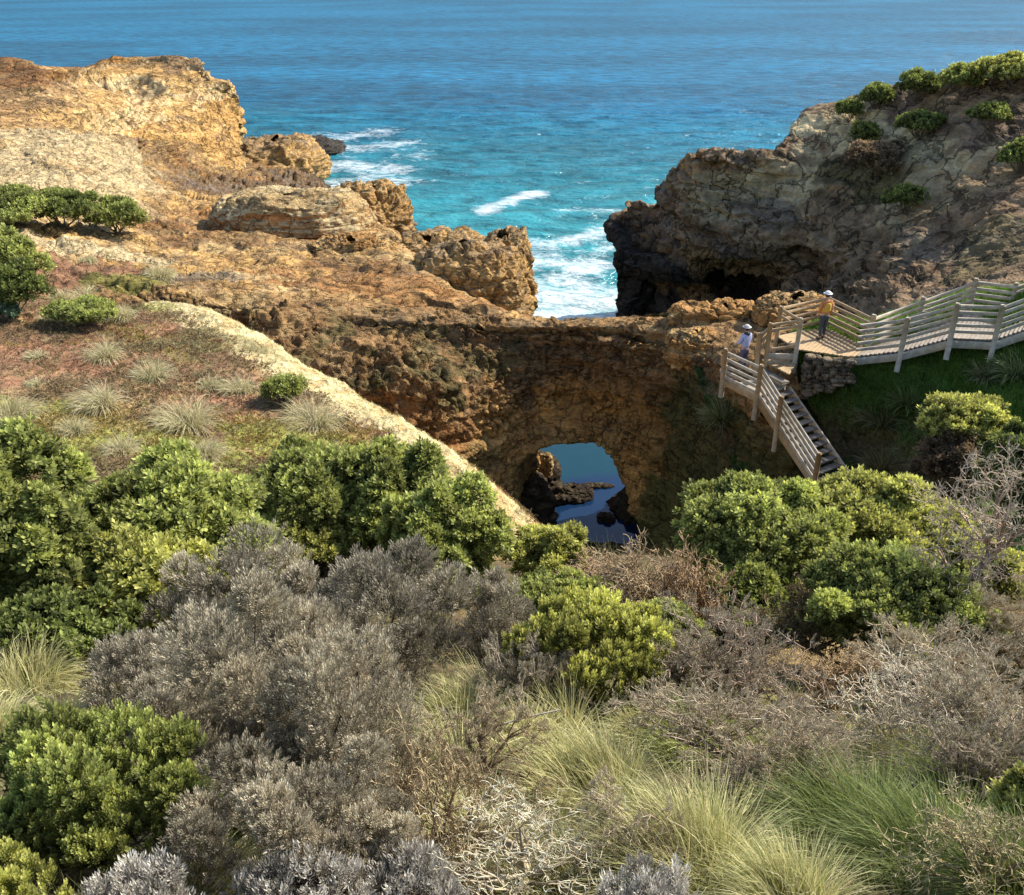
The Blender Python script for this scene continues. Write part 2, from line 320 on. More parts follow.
# ---- rounded pale outcrop (dome) above the orange hollow
def dome(name, c0, rad, label, nr=130, ncol=180, seed=1., amp=1.0, colf=None, mat=None, top=.5, th=.9, cell=.3, cs=.8):
    """lumpy boulder: closed ellipsoid sunk in the land, real depth all around"""
    u = np.linspace(0, 2 * PI, ncol, endpoint=False); v = np.linspace(0.02, PI * .8, nr)
    V, U = np.meshgrid(v, u, indexing='ij')
    sx = np.sign(np.cos(U)) * np.abs(np.cos(U)) ** .8; sy = np.sign(np.sin(U)) * np.abs(np.sin(U)) ** .8
    d = np.stack([np.sin(V) ** top * sx, np.sin(V) ** top * sy, np.cos(V)], -1).reshape(-1, 3)
    P = np.asarray(c0) + d * np.asarray(rad); n = d / np.linalg.norm(d, axis=1)[:, None]
    m = min(rad)
    D = amp * (fbm(P, .5 / m, 3, off=seed) * .35 * m + .10 * m * (ridged(P, 1.6 / m, 4, .55, off=seed) - .6))
    if cell:
        D = D + cell * blocks(P, cs, seed) + cell * .4 * blocks(P, cs * 2.7, seed + 9)
    D = D + .55 * strata(P, th, .5, seed)[0] * (1 - np.abs(n[:, 2])) * min(1, m * .35)
    P = P + n * D[:, None]
    G = P.reshape(nr, ncol, 3); n2 = gnormals(G, True).reshape(-1, 3)
    if (n2 * d).sum() < 0: n2 = -n2
    col = np.clip(colf(P, n2), .004, .85)
    o = mesh_np(name, P, grid_faces(nr, ncol, True), mat or M_rock, None, col, True)
    return o
def c_out(p, n):
    c = np.tile(OCH * 1.1, (len(p), 1)); st, sr = strata(p, .7, .6, 2.)
    c = mix(c, BRN * 1.3, .7 * sst(.45, .8, sr)); c = mix(c, SAND, .6 * sst(.1, .5, fbm(p, .7, 4, .6, off=3.)))
    c = mix(c, BRN * .9, .6 * sst(.1, .5, fbm(p, 1.5, 4, .6, off=23.))); c = mix(c, OCH * 1.15, .7 * sst(.2, .6, n[:, 0]) * sst(-.2, .3, fbm(p, .6, 3)))  # sunlit look painted in: right-facing sides get a lighter ochre
    return mix(c, GRY * .9, .5 * sst(.6, .9, n[:, 2]))
def c_pale(p, n):
    c = np.tile(SAND * 1.0, (len(p), 1)); c = mix(c, PALE, .7 * sst(-.1, .4, fbm(p, .6, 4, .6, off=1.)))
    c = mix(c, BRN * 1.3, .5 * sst(.1, .5, fbm(p, 1.1, 4, .6, off=7.)))
    return mix(c, RUST * 1.5, .8 * sst(.35, -.1, n[:, 2]))
def c_orange(p, n):
    c = np.tile(np.array([.48, .26, .09]), (len(p), 1)); st, sr = strata(p, .35, .3, 6.)
    return mix(mix(c, SAND * 1.1, .7 * sst(.4, .8, sr)), BRN, .6 * sst(.15, .5, fbm(p, 2., 4, .6, off=3.)))
def c_dark(p, n):
    c = np.tile(DK * 1.2, (len(p), 1)); return mix(c, GRY * .6, .5 * sst(.1, .5, fbm(p, 1., 4, .6, off=3.)))
rg = 'bare sandstone knolls along the shore'
tag(dome('rock_knoll', Z(290, 236, 15.6), (6.0, 4.2, 3.1), '', seed=3., colf=c_pale, cell=.12, amp=.8), 'smooth pale rounded rock knoll above the orange hollow', 'rock knoll', rg)
tag(dome('rock_knoll', Z(374, 236, 13.0), (3.4, 4, 4.0), '', seed=13., colf=c_out, cell=.5), 'brown craggy rock knoll at the water edge behind the pale knoll', 'rock knoll', rg)
tag(dome('rock_knoll', Z(432, 268, 15.4), (4.6, 3.0, 1.9), '', seed=23., colf=c_out, cell=.4), 'low brown rock ledge between the craggy knoll and the big outcrop', 'rock knoll', rg)
tag(dome('rock_outcrop', Y(468, 308, 50), (3.5, 2.5, 3.3), '', 200, 260, seed=33., colf=c_out, cell=.22, cs=.9, top=.42, th=.9, amp=.8), 'big blocky ochre outcrop standing above the sea behind the arch', 'rock outcrop')
tag(dome('rock_outcrop', Y(503, 290, 53), (1.9, 2.4, 3.4), '', 160, 200, seed=43., colf=c_out, cell=.3, top=.42), 'rear shoulder of the blocky outcrop nearest the open sea', 'rock outcrop')
tag(dome('rock_ledge', Z(352, 254, 17.0), (2.8, 1.5, 1.0), '', seed=53., colf=c_orange, cell=.25, cs=1.6), 'orange weathered sandstone hollow below the pale rounded knoll', 'rock ledge')
tag(dome('sea_rock', Z(300, 152, .4), (9, 9, 2.2), '', 60, 90, seed=63., colf=c_dark, cell=.8, cs=.3), 'dark wave washed reef off the headland tip', 'sea rock')
tag(dome('sea_rock', Z(275, 165, 3.2), (8, 12, 4.2), '', 90, 120, seed=73., colf=c_out, cell=.9, cs=.35), 'brown stepped rock shelf at the foot of the headland', 'sea rock')
# ---- bridge of rock with the arch: rings (tunnel back -> hole edge -> outer)
hole = [Y(511, 505, 36.3), Y(513, 478, 36.5), Y(519, 460, 36.8), Y(542, 446, 37), Y(572, 440, 37), Y(600, 443, 37), Y(616, 458, 36.8), Y(629, 482, 36.6), Y(639, 508, 36.3), Y(644, 545, 36), Y(634, 600, 34), Y(575, 620, 33), Y(512, 600, 34), Y(506, 545, 35.6)]
mid1 = [Y(480, 505, 35.2), Y(482, 465, 35.8), Y(505, 435, 36.8), Y(538, 418, 37.3), Y(572, 412, 37.5), Y(605, 416, 37.3), Y(634, 436, 36.7), Y(655, 470, 35.6), Y(668, 505, 34.4), Y(675, 560, 33), Y(660, 640, 30), Y(575, 660, 31), Y(490, 640, 32), Y(470, 560, 34)]
mid2 = [Y(400, 500, 33.8), Y(400, 420, 34.5), Y(420, 375, 36), Y(480, 372, 37.6), Y(560, 370, 38), Y(610, 374, 37.6), Y(662, 382, 35.6), Y(700, 410, 33.2), Y(715, 470, 31), Y(710, 560, 29), Y(700, 680, 27), Y(575, 700, 29), Y(450, 700, 31), Y(400, 600, 33)]
outer = [Y(230, 480, 32.5), Y(240, 400, 34.5), Z(262, 316, 18.3), Z(400, 328, 17.7), Z(500, 334, 17.6), Z(600, 333, 18.2), Z(676, 348, 18.5), Z(738, 380, 19.0), Z(790, 455, 17.6), Z(800, 530, 15.5), Z(770, 680, 13.5), Y(575, 760, 26), Y(380, 740, 29), Y(250, 600, 31)]
back = [jump(p, 1.0, 5.6, .5) for p in hole]; back[0] = jump(hole[0], 1.0, 5.6, 0); back[13] = jump(hole[13], 1.0, 5.6, 0)
bmid = [jump(p, .6, 2.8, .9) for p in hole]
for i in (9, 10, 11, 12, 13): bmid[i] = jump(hole[i], .6, 2.8, 0); back[i] = jump(hole[i], 1.0, 5.6, 0)
bout = [np.array([h[0] + (o[0] - h[0]) * .7 + 1.5, max(42.0, h[1] + 5.6), h[2] + (o[2] - h[2]) * .85]) for h, o in zip(hole, outer)]
def c_arch(p, n):
    c = np.tile(np.array([.42, .235, .085]), (len(p), 1))
    c = mix(c, OCH * 1.0, .85 * sst(-.1, .35, fbm(p, .35, 4, .55, off=3.))); c = mix(c, BRN * .9, .75 * sst(.1, .45, fbm(p, .5, 5, .6, off=13.)))
    top = sst(14.8, 16.8, p[:, 2] + .8 * fbm(p, .5, 3)); 
    c = mix(c, BRN * .95, .6 * top)
    ol = sst(0.0, .4, fbm(p, .45, 4, .6, off=33.))
    c = mix(c, OLV * 1.0, .75 * ol * sst(2, -1, p[:, 0]) * sst(12.5, 14.5, p[:, 2]))
    g = sst(5.2, 6.6, p[:, 0] + .5 * fbm(p, .5, 3, off=3.) - .12 * (p[:, 2] - 12))
    c = mix(c, OLV * .62 + GRN * .35, .85 * g * sst(18.5, 17.2, p[:, 2] + fbm(p, .6, 3)))
    c = mix(c, SAND * .9, .5 * sst(.2, .55, fbm(p, .9, 4, .6, off=43.)) * sst(1.5, -2, p[:, 0]))
    c = spots(p, c, [(Y(585, 410, 37), (2.6, 2, 1.2), np.array([.52, .27, .08]), .9), (Y(650, 440, 36), (1.2, 1.5, 1.8), np.array([.40, .22, .07]), .8), (Y(625, 480, 36.2), (.9, 1.2, 2.2), np.array([.48, .25, .08]), .9), (Y(420, 440, 34.5), (2.5, 2, 1.6), RUST * 1.1, .6)], 3., .5)
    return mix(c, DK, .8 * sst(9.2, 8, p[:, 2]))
def d_arch(p, n):
    rockd = d_rock(.75, .13, .45, 1.1, .7, .0)(p, n)
    rub = .26 * blocks(p, .9, 3., 1.6) + .26 * blocks(p, 2.9, 8., 1.2) + .35 * strata(p, .8, .9, 3.)[0]
    hd = np.array([2.6, 36.5, 10.5]); dh = np.sqrt(((p[:, 0] - 2.6) / 2.6) ** 2 + ((p[:, 2] - 10.5) / 3.6) ** 2); nh = .45 + .55 * sst(1.0, 1.8, dh); rockd = rockd * nh; rub = rub * nh
    g = sst(5.5, 7.5, p[:, 0]); k = sst(-.2, .3, fbm(p, .3, 3, off=12.))
    return rockd * (1 - .6 * g) + rub * (.25 + .75 * k) * (1 - .8 * g) + g * .15 * fbm(p, 2.5, 4, .6)
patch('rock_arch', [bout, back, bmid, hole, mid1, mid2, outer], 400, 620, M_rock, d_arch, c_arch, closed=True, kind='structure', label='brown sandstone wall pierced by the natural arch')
# top of the bridge
t1 = [Z(255, 322, 17.9), Z(400, 336, 17.2), Z(500, 342, 17.0), Z(600, 343, 17.4), Z(676, 356, 18.0), Z(740, 384, 18.7), Z(800, 400, 18.9)]
t2 = [Z(265, 306, 18.5), Z(400, 318, 18.0), Z(500, 327, 18.0), Z(600, 327, 18.45), Z(676, 334, 18.9), Z(745, 350, 19.3), Z(800, 360, 19.7)]
t3 = [Z(275, 296, 18.4), Z(400, 305, 17.9), Z(520, 319, 18.0), Z(610, 320, 18.4), Z(680, 319, 18.9), Z(750, 316, 19.4), Z(840, 318, 20.0)]
t4 = [jump(p, .3, .8, -1.2) for p in t3]; t5 = [jump(p, .3, .3, -3.2) for p in t3]
def c_top(p, n):
    c = np.tile(np.array([.50, .28, .10]), (len(p), 1)); c = mix(c, SAND, .6 * sst(0, .45, fbm(p, .6, 4, .6, off=3.)))
    c = mix(c, BRN * 1.1, .7 * sst(.05, .45, fbm(p, .9, 5, .6, off=9.))); return mix(c, BRN, .5 * sst(.8, .4, n[:, 2]))
def d_top(p, n):
    return .12 * fbm(p, .5, 3) + .25 * blocks(p, 1.8, 8.) * sst(-.1, .3, fbm(p, .5, 3, off=5.)) + .06 * fbm(p, 3., 3)
patch('rock_bridge_top', [t5, t4, t3, t2, t1], 200, 420, M_rock, d_top, c_top, label='sandy ochre top of the natural rock bridge')
tag(dome('rock_ledge', Z(726, 322, 19.0), (2.6, 1.0, .75), '', seed=83., colf=c_orange, cell=.16, cs=1.3, th=.4, amp=.6), 'bright orange rock ledge behind the stair landing', 'rock ledge')
tag(dome('rock_ledge', Z(795, 316, 19.8), (1.6, 1.1, .8), '', seed=93., colf=c_orange, cell=.16, cs=1.3, th=.4, amp=.6), 'orange rock ledge behind the viewing platform corner', 'rock ledge')
tag(dome('boulder', Z(698, 352, 18.5), (1.25, .8, .75), '', 80, 100, seed=95., colf=c_orange, cell=.2, cs=1.6, th=.5), 'tan boulder on the bridge rim casting a dark shadow', 'boulder')
def c_mossy(p, n): return mix(c_out(p, n), OLV, .6 * sst(0, .3, fbm(p, .8, 3)))
# ---- right headland
h1 = [Y(618, 238, 92), Y(628, 213, 90), Y(655, 203, 86), Y(672, 175, 83), Y(702, 156, 80), Y(742, 158, 77), Y(776, 156, 75), Y(800, 116, 80), Y(850, 103, 79), Y(905, 90, 76), Y(960, 76, 72), Y(1024, 62, 69), Y(1180, 20, 64)]
h0 = [jump(p, 5 + i * .2, min(9, 3 + i), -12) for i, p in enumerate(h1)]
h2 = [Y(615, 250, 88), Y(626, 226, 87), Y(655, 218, 83), Y(680, 200, 80), Y(708, 188, 77.5), Y(745, 185, 74.5), Y(785, 182, 72), Y(825, 175, 70), Y(870, 160, 68), Y(925, 140, 66), Y(975, 120, 64), Y(1040, 110, 62), Y(1180, 90, 58)]
h3 = [Y(613, 268, 85), Y(627, 245, 84), Y(655, 238, 80.5), Y(685, 228, 77.5), Y(712, 222, 75), Y(748, 216, 72), Y(790, 212, 69), Y(835, 210, 66), Y(880, 200, 63.5), Y(930, 190, 61), Y(985, 175, 58.5), Y(1050, 165, 56), Y(1180, 160, 51)]
h4 = [Y(614, 285, 83.5), Y(630, 268, 82.5), Y(660, 262, 79), Y(690, 256, 76), Y(718, 252, 73.5), Y(755, 250, 70.5), Y(800, 248, 66.5), Y(845, 246, 62), Y(890, 242, 58), Y(940, 236, 55), Y(995, 228, 51.5), Y(1060, 225, 48), Y(1190, 225, 43)]
h5 = [Y(612, 305, 82.5), Y(632, 295, 82), Y(665, 290, 80), Y(695, 285, 79), Y(722, 280, 78), Y(760, 280, 74), Y(806, 284, 68.5), Y(850, 282, 59.5), Y(895, 280, 53.5), Y(945, 272, 50), Y(1000, 268, 46), Y(1065, 265, 43), Y(1200, 270, 38)]
h6 = [Y(610, 340, 79), Y(632, 340, 77), Y(665, 345, 73), Y(695, 345, 69), Y(722, 350, 65), Y(762, 350, 60), Y(810, 345, 54), Y(855, 335, 49), Y(900, 328, 45), Y(950, 320, 41), Y(1010, 310, 38), Y(1080, 310, 35), Y(1200, 320, 32)]
h7 = [Y(606, 420, 72), Y(632, 420, 69), Y(665, 420, 65), Y(695, 420, 60), Y(722, 420, 56), Y(762, 420, 51), Y(810, 410, 46), Y(855, 400, 42), Y(900, 390, 38), Y(950, 380, 35.5), Y(1010, 380, 33), Y(1080, 380, 31), Y(1200, 380, 29)]
# first column wraps round the seaward tip
H = [h0, h1, h2, h3, h4, h5, h6, h7]
H = [[jump(r[0], 6, 2.5, -3 - (8 if k == 0 else 0))] + r for k, r in enumerate(H)]
def c_right(p, n):
    c = np.tile(np.array([.26, .175, .10]), (len(p), 1)); st, sr = strata(p, 1.3, .8, 7.)
    c = mix(c, OCH * .8, .55 * sst(.5, .9, sr) * sst(.7, .3, n[:, 2])); c = mix(c, GRY * .8, .6 * sst(.05, .45, fbm(p, .13, 5, .6, off=3.)))
    c = mix(c, BRN * .8, .6 * sst(.1, .4, fbm(p, .3, 5, .6, off=23.)))
    hi = sst(16.5, 19, p[:, 2] + 1.2 * fbm(p, .15, 3)) * sst(24, 28, p[:, 0])
    c = mix(c, np.array([.17, .12, .09]), .75 * hi * sst(-.2, .2, fbm(p, .1, 3, off=8.)))
    c = mix(c, OLV * .9, .85 * sst(24, 36, p[:, 0]) * sst(20.0, 22.5, p[:, 2]) * sst(-.15, .25, fbm(p, .15, 4, off=5.)))
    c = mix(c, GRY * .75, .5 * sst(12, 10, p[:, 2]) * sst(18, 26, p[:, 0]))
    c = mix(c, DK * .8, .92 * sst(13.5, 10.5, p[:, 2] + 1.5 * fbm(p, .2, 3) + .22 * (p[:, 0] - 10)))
    c = spots(p, c, [(Y(790, 195, 72.5), (7.5, 7, 2.4), PALE * .8, .95), (Y(735, 200, 76), (6, 5, 1.6), PALE * .6, .8), (Y(925, 185, 62), (5.0, 6, 2.6), PALE * .6, .8), (Y(870, 128, 73), (5, 6, 1.6), PALE * .95, .9), (Y(985, 160, 60), (3, 4, 1.2), PALE * .7, .7),
         (Y(870, 175, 68), (3.5, 5, 2), OLV * .7, .8), (Y(770, 212, 71), (6, 4, .8), GRY * .7, .7), (Y(730, 262, 75), (4, 6, 2), OCH * .75, .6), (Y(980, 205, 56), (4, 5, 3), BRN * 1.4, .6), (Y(1000, 250, 48), (5, 5, 2.2), OLV * 1.2, .5), (Y(690, 300, 76), (4, 5, 1.2), OCH * .7, .5)], 7., .6)
    return c
def d_right(p, n):
    base = d_rock(1.0, .07, 1.7, 1.6, 1.3, .55, .3, 6.0)(p, n)
    soft = sst(15, 17.5, p[:, 2] + 1.2 * fbm(p, .15, 3, off=9.)) * sst(16, 24, p[:, 0]) * .65
    # cave hollows: pushed inwards
    cav = np.zeros(len(p))
    for s, r, a in ((Y(745, 290, 74), (4.5, 8, 1.7), 3.5), (Y(640, 300, 82), (3, 6, 2.2), 2.0)):
        dd = np.linalg.norm((p - s) / np.array(r), axis=1) + .3 * fbm(p, .5, 3); cav += a * (1 - sst(.5, 1.1, dd))
    return base * (1 - soft) - cav
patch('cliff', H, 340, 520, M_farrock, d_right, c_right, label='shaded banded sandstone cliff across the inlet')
# ---- grassy hillside under the boardwalk
g0 = [Z(792, 335, 20.2), Z(830, 322, 20.3), Z(880, 318, 20.5), Z(925, 304, 21.0), Z(975, 292, 21.5), Z(1020, 284, 22.4), Z(1120, 262, 23.6), Z(1250, 250, 24.4)]
gb = [jump(p, 1, 4, -5) for p in g0]; gb2 = [jump(p, 3, 7, -14) for p in g0]
g1 = [Z(797, 372, 19.4), Z(832, 366, 19.6), Z(880, 360, 20.1), Z(930, 349, 20.6), Z(990, 345, 21.1), Z(1040, 332, 21.7), Z(1120, 315, 22.6), Z(1250, 300, 23.4)]
g2 = [Z(812, 410, 18.3), Z(850, 405, 18.7), Z(890, 398, 19.1), Z(935, 388, 19.7), Z(995, 380, 20.4), Z(1050, 372, 21.0), Z(1130, 360, 22.0), Z(1250, 340, 23)]
g3 = [Z(838, 452, 17.0), Z(868, 445, 17.5), Z(905, 438, 18.2), Z(950, 430, 18.9), Z(1005, 425, 19.8), Z(1060, 415, 20.4), Z(1140, 405, 21.4), Z(1250, 390, 22.6)]
g4 = [Z(858, 500, 16.4), Z(885, 495, 17.0), Z(925, 490, 17.8), Z(970, 482, 18.6), Z(1020, 475, 19.4), Z(1075, 465, 20.2), Z(1150, 455, 21.2), Z(1250, 440, 22.4)]
g5 = [Z(870, 580, 16.6), Z(905, 575, 17.8), Z(945, 570, 18.9), Z(990, 565, 19.8), Z(1040, 560, 20.6), Z(1090, 555, 21.2), Z(1160, 545, 22), Z(1270, 530, 23)]
def c_hill(p, n):
    c = np.tile(GRN * 1.6, (len(p), 1)); c = mix(c, np.array([.08, .15, .025]), sst(-.1, .3, fbm(p, .7, 4, off=2.)))
    c = mix(c, OLV * 1.1, .8 * sst(.05, .4, fbm(p, .5, 5, .6, off=9.))); 
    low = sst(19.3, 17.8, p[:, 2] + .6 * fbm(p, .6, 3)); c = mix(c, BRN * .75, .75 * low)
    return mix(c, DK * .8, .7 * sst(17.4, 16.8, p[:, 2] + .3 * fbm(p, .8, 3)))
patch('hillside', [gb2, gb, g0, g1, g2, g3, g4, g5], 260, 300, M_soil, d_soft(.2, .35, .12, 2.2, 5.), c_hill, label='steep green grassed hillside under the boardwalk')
# ground between the bridge end and hillside, under the stairs
k0 = [Z(690, 352, 18.5), Z(745, 350, 18.9), Z(790, 345, 19.4), Z(830, 340, 19.8)]
k1 = [Z(700, 385, 18.0), Z(750, 392, 18.4), Z(790, 385, 18.6), Z(820, 380, 19.0)]
k2 = [Z(715, 430, 17.0), Z(760, 430, 17.2), Z(800, 425, 17.4), Z(835, 420, 18.0)]
k3 = [Z(735, 480, 15.8), Z(780, 480, 16.1), Z(820, 478, 16.3), Z(860, 470, 16.9)]
k4 = [Z(735, 600, 14.2), Z(785, 600, 14.6), Z(850, 600, 15.2), Z(920, 590, 16.6)]
patch('gully_bank', [k0, k1, k2, k3, k4], 150, 130, M_soil, d_soft(.15, .4, .12, 2.2, 7.),
      lambda p, n: mix(mix(np.tile(GRN * .7, (len(p), 1)), BRN * .8, .8 * sst(-.1, .3, fbm(p, .7, 4, off=2.))), OLV, .5 * sst(0, .4, fbm(p, 1.3, 4, off=22.))), label='mossy bank of the gully beside the stairs')
# ---- left dune hill
d1_ = [Z(-150, 300, 20.4), Z(0, 298, 20.2), Z(85, 305, 19.9), Z(165, 303, 19.7), Z(205, 310, 19.6), Z(250, 334, 19.5), Z(300, 366, 19.4), Z(350, 395, 19.35), Z(400, 424, 19.3), Z(450, 460, 19.25), Z(492, 497, 19.1), Z(513, 530, 18.9), Z(516, 575, 18.9)]
db = [jump(p, .2 + .12 * i, 1.8 - .08 * i, -1.6) for i, p in enumerate(d1_)]; db2 = [jump(p, .6 + .3 * i, 3.2 - .15 * i, -6) for i, p in enumerate(d1_)]
d2_ = [Z(-150, 322, 20.7), Z(0, 318, 20.4), Z(75, 322, 20.2), Z(145, 322, 20.05), Z(190, 335, 19.95), Z(232, 356, 19.9), Z(282, 388, 19.85), Z(330, 418, 19.8), Z(380, 448, 19.75), Z(430, 480, 19.6), Z(470, 512, 19.35), Z(495, 545, 19.1), Z(500, 585, 19.1)]
d3_ = [Z(-150, 350, 20.9), Z(0, 345, 20.6), Z(70, 345, 20.45), Z(130, 348, 20.3), Z(170, 365, 20.25), Z(212, 388, 20.2), Z(262, 418, 20.15), Z(312, 446, 20.1), Z(362, 474, 20.0), Z(410, 508, 19.8), Z(445, 540, 19.6), Z(470, 570, 19.4), Z(480, 605, 19.4)]
d4_ = [Z(-150, 400, 21.2), Z(0, 395, 20.9), Z(65, 395, 20.8), Z(115, 398, 20.7), Z(155, 412, 20.6), Z(195, 432, 20.55), Z(245, 460, 20.5), Z(290, 488, 20.45), Z(340, 515, 20.3), Z(385, 548, 20.1), Z(420, 575, 20.0), Z(445, 605, 19.9), Z(455, 640, 20)]
d5_ = [Z(-150, 460, 21.8), Z(0, 455, 21.4), Z(60, 455, 21.3), Z(110, 458, 21.2), Z(145, 468, 21.2), Z(180, 482, 21.1), Z(225, 508, 21.05), Z(270, 535, 21.0), Z(315, 560, 21.0), Z(360, 590, 20.9), Z(395, 615, 20.8), Z(420, 645, 20.8), Z(430, 680, 21)]
d6_ = [Z(-150, 640, 23.4), Z(0, 640, 23.0), Z(60, 640, 22.9), Z(105, 640, 22.8), Z(140, 640, 22.6), Z(175, 640, 22.4), Z(215, 630, 22.4), Z(255, 645, 22.3), Z(300, 660, 22.3), Z(340, 680, 22.3), Z(375, 700, 22.3), Z(400, 720, 22.4), Z(410, 750, 22.6)]
def d_dune(p, n):
    cr = np.array(d1_[3:]); dm = np.full(len(p), 99.)
    for a, b in zip(cr[:-1], cr[1:]):
        ab = b - a; t = np.clip(((p - a) @ ab) / (ab @ ab), 0, 1); dm = np.minimum(dm, np.linalg.norm((p - (a + t[:, None] * ab)), axis=1))
    k = 1 - sst(.6, 2.0, dm)
    return .12 * fbm(p, .5, 3, off=3.) + .06 * fbm(p, 4., 4, .6, off=3.) + k * (.2 * fbm(p, .7, 3, .5, off=8.) + .04 * blocks(p, 2.0, 5.))
def c_dune(p, n):
    c = np.tile(np.array([.20, .12, .065]), (len(p), 1))
    c = mix(c, REDB * 1.25, .9 * sst(-.1, .3, fbm(p, .35, 4, .55, off=2.)))
    c = mix(c, SAND * .75, .55 * sst(.1, .5, fbm(p, .8, 4, .6, off=12.)))
    # straw-covered ridge along the crest line
    cr = np.array(d1_[3:]); crm = np.array(d2_[3:])
    dmin = np.full(len(p), 99.)
    for a, b in zip(cr[:-1], cr[1:]):
        ab = b - a; t = np.clip(((p - a) @ ab) / (ab @ ab), 0, 1); dmin = np.minimum(dmin, np.linalg.norm((p - (a + t[:, None] * ab)), axis=1))
    e = dmin + .6 * fbm(p, .6, 5, .65, off=4.)
    c = mix(c, STRAW * 1.25, .97 * (1 - sst(1.15, 1.8, e))); c = mix(c, OCH * .9, .6 * (1 - sst(.5, 1.4, e)) * sst(.0, .35, fbm(p, 1.3, 4, off=9.))); c = mix(c, BRN * 1.5, .35 * (1 - sst(.5, 1.6, e)) * sst(.2, .45, fbm(p, 2.3, 4, off=19.)))
    c = spots(p, c, [(Z(170, 345, 20.1), (3.2, 2.4, 1), OLV * 1.6, .7), (Z(30, 420, 21), (3.2, 1.9, 1.4), LIME * .9, .9), (Z(150, 438, 20.9), (3.2, 1.8, 1.4), LIME * .95, .9), (Z(270, 438, 20.2), (1.8, 1.2, 1), LIME * 1.1, .95), (Z(330, 440, 20.1), (1.2, .8, 1), LIME, .9),
                     (Z(100, 420, 20.8), (2, 1.2, 1), SAND * .7, .6), (Z(50, 360, 20.6), (4, 1.8, 1), REDB * 1.2, .8), (Z(220, 400, 20.3), (1.6, 1.2, 1), REDB * 1.3, .8), (Z(150, 310, 19.8), (1.0, .9, 1), LIME * .9, .7)], 1., .7)
    c = mix(c, OLV * 1.2, .7 * sst(21.0, 21.6, p[:, 2] + .2 * fbm(p, 1, 3)))
    return mix(c, OCH, .6 * sst(18.6, 18.0, p[:, 2]))
patch('dune', [db2, db, d1_, d2_, d3_, d4_, d5_, d6_], 300, 460, M_soil, d_dune, c_dune, label='red brown dune with a straw coloured crest')
# ---- foreground slope
def zf(cols, py, zs): return [Z(a, py, b) for a, b in zip(cols, zs)]
cx = [-250, -60, 120, 300, 450, 560, 700, 850, 1000, 1260]
f_1 = [np.array([x, -5., 30.2]) for x in (-9, -6, -4, -2, 0, 1, 2, 4, 6, 10)]
f0 = [np.array([x, -.5, 29.6]) for x in (-9, -6, -3.4, -1.6, -.4, .4, 1.6, 3.2, 6, 10)]
f1 = zf(cx, 950, [28.6, 28.4, 28.2, 28.1, 28.0, 28.0, 28.0, 28.1, 28.2, 28.8])
f2 = zf(cx, 800, [27.2, 26.8, 26.5, 26.4, 26.3, 26.2, 26.2, 26.2, 26.4, 27.2])
f3 = zf(cx, 700, [25.6, 25.0, 24.8, 24.5, 24.3, 24.2, 24.1, 24.0, 24.4, 25.6])
f4 = zf(cx, 630, [23.8, 23.1, 22.8, 22.5, 22.2, 21.8, 21.6, 21.6, 22.4, 24.0])
f5 = zf(cx, 580, [22.8, 22.2, 21.7, 21.2, 20.4, 19.6, 19.0, 18.6, 20.4, 22.8])
f6 = zf(cx, 560, [22.2, 21.6, 21.1, 20.2, 18.6, 17.0, 15.6, 15.2, 18.6, 22.0])
f7 = [jump(p, 0, 1.5, -4) for p in f6]
def c_fore(p, n):
    c = np.tile(np.array([.12, .085, .05]), (len(p), 1)); c = mix(c, np.array([.10, .095, .035]), .8 * sst(-.1, .3, fbm(p, .8, 4, .6, off=2.)))
    c = mix(c, SAND * .45, .6 * sst(.1, .5, fbm(p, 1.6, 4, .6, off=12.)))
    return spots(p, c, [(Z(825, 660, 22.5), (1.2, 1.2, 1.5), SAND * .8, .9)], 1., .5)
patch('ground', [f_1, f0, f1, f2, f3, f4, f5, f6, f7], 280, 340, M_soil, d_soft(.12, .7, .06, 4., 3.), c_fore, label='littered sandy ground of the near slope')
